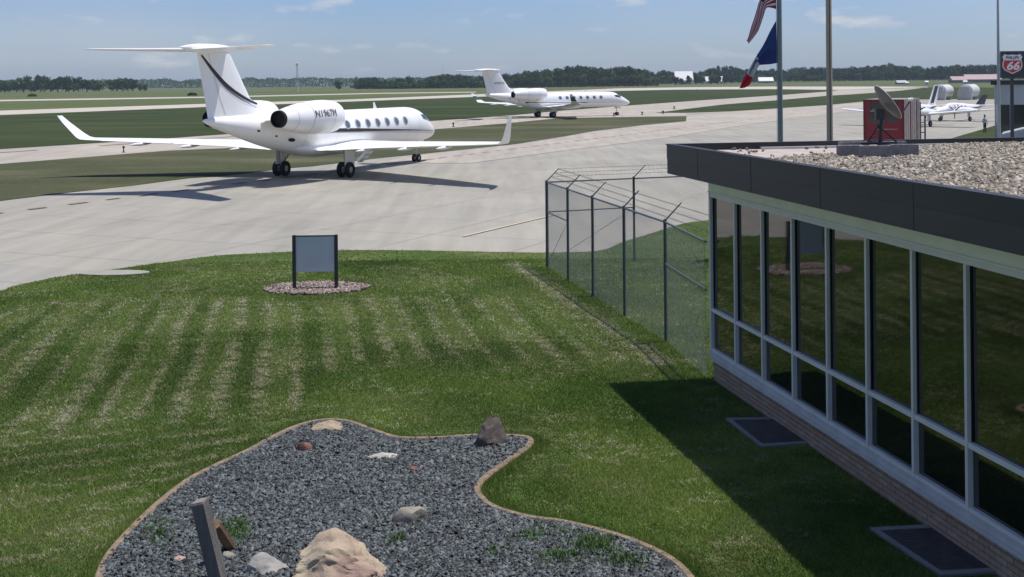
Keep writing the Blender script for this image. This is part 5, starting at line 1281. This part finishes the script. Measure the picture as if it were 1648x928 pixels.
# ------------------------------------------------------------------ trees
LEAF = []
for nm, a, b in (('dark_foliage', (.016, .042, .012), (.042, .085, .022)), ('mid_foliage', (.03, .07, .016), (.07, .125, .03)), ('olive_foliage', (.045, .078, .02), (.095, .14, .035))):
    LEAF.append(mat(nm, a, .85, col2=b, scale=.35, spec=.1))
M['bark'] = mat('bark', (.08, .06, .045), .9)
def tree_proto(i, wide, tall, nleaf, shape):
    rs = np.random.default_rng(100+i)
    lobes = []
    nl = 9
    for k in range(nl):
        t = rs.uniform(0, 2*np.pi); r = rs.uniform(.15, .75); z = rs.uniform(.30, .92)
        if shape == 'cone': r *= (1.05 - z)
        lobes.append((np.array([r*np.cos(t), r*np.sin(t), z]), rs.uniform(.28, .5) * (1.0 if shape != 'cone' else .7)))
    lobes.append((np.array([0, 0, .62]), .5)); lobes.append((np.array([0, 0, .35]), .6))
    Vs = []
    per = nleaf // len(lobes)
    for c, r in lobes:
        d = rs.normal(size=(per, 3)); d /= np.linalg.norm(d, axis=1)[:, None]; rad = r * rs.uniform(.55, 1.12, (per, 1)); p = c + d*rad*np.array([1, 1, .42])
        n = d + rs.normal(0, .5, (per, 3)); n /= np.linalg.norm(n, axis=1)[:, None]
        t = np.cross(n, rs.normal(size=(per, 3))); t /= np.linalg.norm(t, axis=1)[:, None]; bt = np.cross(n, t); s_ = rs.uniform(.045, .10, (per, 1))
        Vs.append(np.stack([p - t*s_, p + bt*s_*.8, p + t*s_, p - bt*s_*.8], 1))
    V = np.concatenate(Vs); V[..., 0] *= wide; V[..., 1] *= wide; V[..., 2] = np.maximum(V[..., 2], .03) * tall
    return V.reshape(-1, 3)
protos = []
for i in range(7):
    shape = 'cone' if i == 6 else 'round'
    V = tree_proto(i, 6.5 if i != 6 else 4.5, 18., 900, shape)
    me_o = mesh_arrays('crown', V, np.arange(len(V)), 4, LEAF[i % 3]); me = me_o.data; bpy.data.objects.remove(me_o)
    tm = MB(); tm.tube((0,0,0), (0,0,9), .42, .22, 7)
    for k in range(4):
        t = k*1.57+i; tm.tube((0,0,4+k), (2.6*math.cos(t), 2.6*math.sin(t), 9+k), .16, .07, 5)
    to = tm.build('trunk', M['bark']); tme = to.data; bpy.data.objects.remove(to)
    protos.append((me, tme))
def tree(x, y, h_, wide, k, label, group, low=1):
    root = empty('tree', (x, y, ground_h(x, y) - .1), random.uniform(0, 6.28)); root.scale = (wide, wide, h_/18.)
    tag(root, label, 'tree', group); me, tme = protos[k]
    link('crown', me, root); link('trunk', tme, root)
# long tree line right of centre: canopy-top height of the photograph against position
top = [(572,127),(585,123),(600,124),(612,129),(625,128),(640,127),(657,122),(672,128),(690,125),(710,120),(722,117),(735,121),(745,119),(760,122),(800,121),(830,119),(850,113),(870,113),(890,111),(910,108),(930,105),(950,107),(965,109),(985,109),(1000,107),(1020,108),(1040,112),(1055,115),(1072,112),(1090,118),(1112,117),(1135,111),(1150,107),(1165,106),(1182,108),(1200,112),(1216,112),(1240,110),(1260,112),(1290,108),(1320,108),(1345,109),(1365,108),(1385,106),(1400,106),(1420,105),(1435,101),(1450,106),(1470,105),(1490,108),(1510,106),(1540,104),(1570,105),(1600,104),(1640,103),(1700,104)]
tu = [t[0] for t in top]; tv = [t[1] for t in top]
lab_r = 'dark green tree in the long tree line beyond the runway'
u = 574.
while u < 1700:
    Y = (1330 if u < 1050 else 1650) + random.uniform(0, 160)
    if u > 1100: Y = 1650 + random.uniform(0, 200)
    x = px(u, Y); zt_ = zat(u, np.interp(u, tu, tv) + random.uniform(-.6, 2.2), Y) - ground_h(x, Y)
    tree(x, Y, max(6, zt_)*1.0, random.uniform(1.15, 1.7)*min(1.3, zt_/15), random.randrange(6) if random.random() > .06 else 6, lab_r, 'trees of the long far tree line')
    u += random.uniform(6.5, 10.5)
u = 574.
while u < 1700:   # lower second row in front filling the skirts
    if not (1084 < u < 1116 or 1222 < u < 1246 or 1520 < u < 1604):
        Y = (1290 if u < 1050 else 1600) + random.uniform(0, 30)
        x = px(u, Y); zt_ = (zat(u, np.interp(u, tu, tv), Y) - ground_h(x, Y)) * random.uniform(.42, .72)
        tree(x, Y, max(5, zt_), random.uniform(1.1, 1.5), random.randrange(6), 'lower dark green tree at the foot of the long tree line', 'lower trees at the foot of the tree line')
    u += random.uniform(9, 14)
ltop = [(2,129),(15,130),(37,124),(50,131),(65,121),(82,126),(93,125),(106,124),(118,133),(126,125),(140,129),(152,128),(160,132)]
for uu, vv in ltop + [(8,133),(27,132),(56,133),(72,128),(110,130)]:
    Y = 1250 + random.uniform(0, 80); x = px(uu, Y); tree(x, Y, zat(uu, vv, Y)*1.0+.5, random.uniform(1.15, 1.5), random.randrange(6), 'tree in the left clump on the horizon', 'trees of the left clump')
for uu, vv in ((180,129),(188,126),(197,128),(206,125),(214,127),(225,134),(233,136)):
    Y = 1230 + random.uniform(0, 60); x = px(uu, Y); tree(x, Y, max(4, zat(uu, vv, Y)), .98 if vv < 130 else .6, random.randrange(6), 'tree in the smaller round clump right of the left trees', 'trees of the smaller left clump')
for uu, vv, w__, lab in ((545,130,.7,'lone round bush tree left of the long tree line'),):
    Y = 1150.; tree(px(uu, Y), Y, zat(uu, vv, Y), w__, 2, lab, None)
def bush(u, v, w_, h_, lab):
    p = G(u, v); rs = np.random.default_rng(int(u)); n = 500; d = rs.normal(size=(n,3)); d /= np.linalg.norm(d, axis=1)[:,None]; q = d*rs.uniform(.5,1,(n,1))*np.array([w_/2,w_/2,h_]); q[:,2] = np.abs(q[:,2])
    t = rs.normal(size=(n,3)); t /= np.linalg.norm(t,axis=1)[:,None]; b = np.cross(d,t); s_ = w_*.06
    V = np.stack([q-t*s_, q+b*s_, q+t*s_, q-b*s_],1).reshape(-1,3); root = empty('bush', (p.x,p.y,0)); tag(root, lab, 'bush'); mesh_arrays('foliage', V, np.arange(len(V)), 4, LEAF[0], None, root)
    MB().tube((0,0,0),(0,0,h_*.5), .12, .05, 5).build('stem', M['bark'], root)
bush(52, 155, 5.5, 1.6, 'dark low bush in the field at the far left'); bush(309.5, 153.5, 6.0, 1.7, 'dark low bush in the field left of the near jet tail')
for u_, f_ in ((1087, .5), (1109, .62), (1097, .3), (1131, .55), (1144, .5), (1155, .5), (1166, .62), (1120, .8)):
    Y = 1420.; x = px(u_, Y); tree(x, Y, 5 + 9*f_, .75, random.randrange(6), 'small dark tree partly covering the white far buildings', 'small trees before the white far buildings')
# undergrowth closing the foot of the long tree line
rs = np.random.default_rng(8); n = 30000
uu = rs.uniform(572, 1720, n); uu = uu[(uu < 1082) | (uu > 1118)]; uu = uu[(uu < 1220) | (uu > 1246)]; uu = uu[(uu < 1528) | (uu > 1606)]; n = len(uu)
Yu = np.where(uu < 1060, 1300., 1620.) + rs.uniform(0, 60, n); xu = (uu - U0) * Yu / F
gz = np.array([ground_h(a, b) for a, b in zip(xu, Yu)]); hu = 4.5 + 5*fbm(uu/9., uu*0, 6)
q = np.stack([xu, Yu, gz + rs.uniform(0, 1, n)*hu], 1); s_ = rs.uniform(.5, 1.3, (n,1)); t = rs.normal(size=(n,3)); t /= np.linalg.norm(t,axis=1)[:,None]; b = np.cross(t, rs.normal(size=(n,3))); b /= np.linalg.norm(b,axis=1)[:,None]
V = np.stack([q-t*s_, q+b*s_, q+t*s_], 1).reshape(-1,3)
o = mesh_arrays('undergrowth', V, np.arange(len(V)), 3, LEAF[0]); tag(o, 'dark undergrowth at the foot of the long tree line', None, None, 'stuff')
# distant wood along the horizon: one mass
rs = np.random.default_rng(5); n = 60000
az = rs.uniform(-.50, .50, n); Yw_ = rs.uniform(2600, 3000, n); hh = 12 + 9*fbm(az*60, az*0, 3) + 5*fbm(az*240, az*0, 4)
hh = np.where(az > -.12, hh*1.0, hh)
q = np.stack([az*Yw_, Yw_, rs.uniform(0, 1, n)**.8*hh], 1); q[:, 2] += np.array([0.])
s_ = rs.uniform(1.2, 2.8, (n,1)); t = rs.normal(size=(n,3)); t /= np.linalg.norm(t,axis=1)[:,None]; b = np.cross(t, rs.normal(size=(n,3))); b /= np.linalg.norm(b,axis=1)[:,None]
V = np.stack([q-t*s_, q+b*s_, q+t*s_], 1).reshape(-1,3)
V[:, 2] += np.array([ground_h(0,0)])
o = mesh_arrays('distant_wood', V, np.arange(len(V)), 3, LEAF[1]); tag(o, 'low blue green line of far woods on the horizon', None, None, 'stuff')

# ------------------------------------------------------------------ air
HAZE = .00008
hm = bpy.data.materials.new('haze_air'); hm.use_nodes = True; t = hm.node_tree; t.nodes.clear()
ho = t.nodes.new('ShaderNodeOutputMaterial'); pv = t.nodes.new('ShaderNodeVolumePrincipled'); pv.inputs['Color'].default_value = (.70, .83, 1, 1); pv.inputs['Density'].default_value = HAZE; pv.inputs['Anisotropy'].default_value = 0
t.links.new(pv.outputs[0], ho.inputs['Volume'])
if HAZE:
    hz = MB().box(-5100, 5100, -500, 7100, -1.5, 75).build('haze', hm); hz['kind'] = 'stuff'
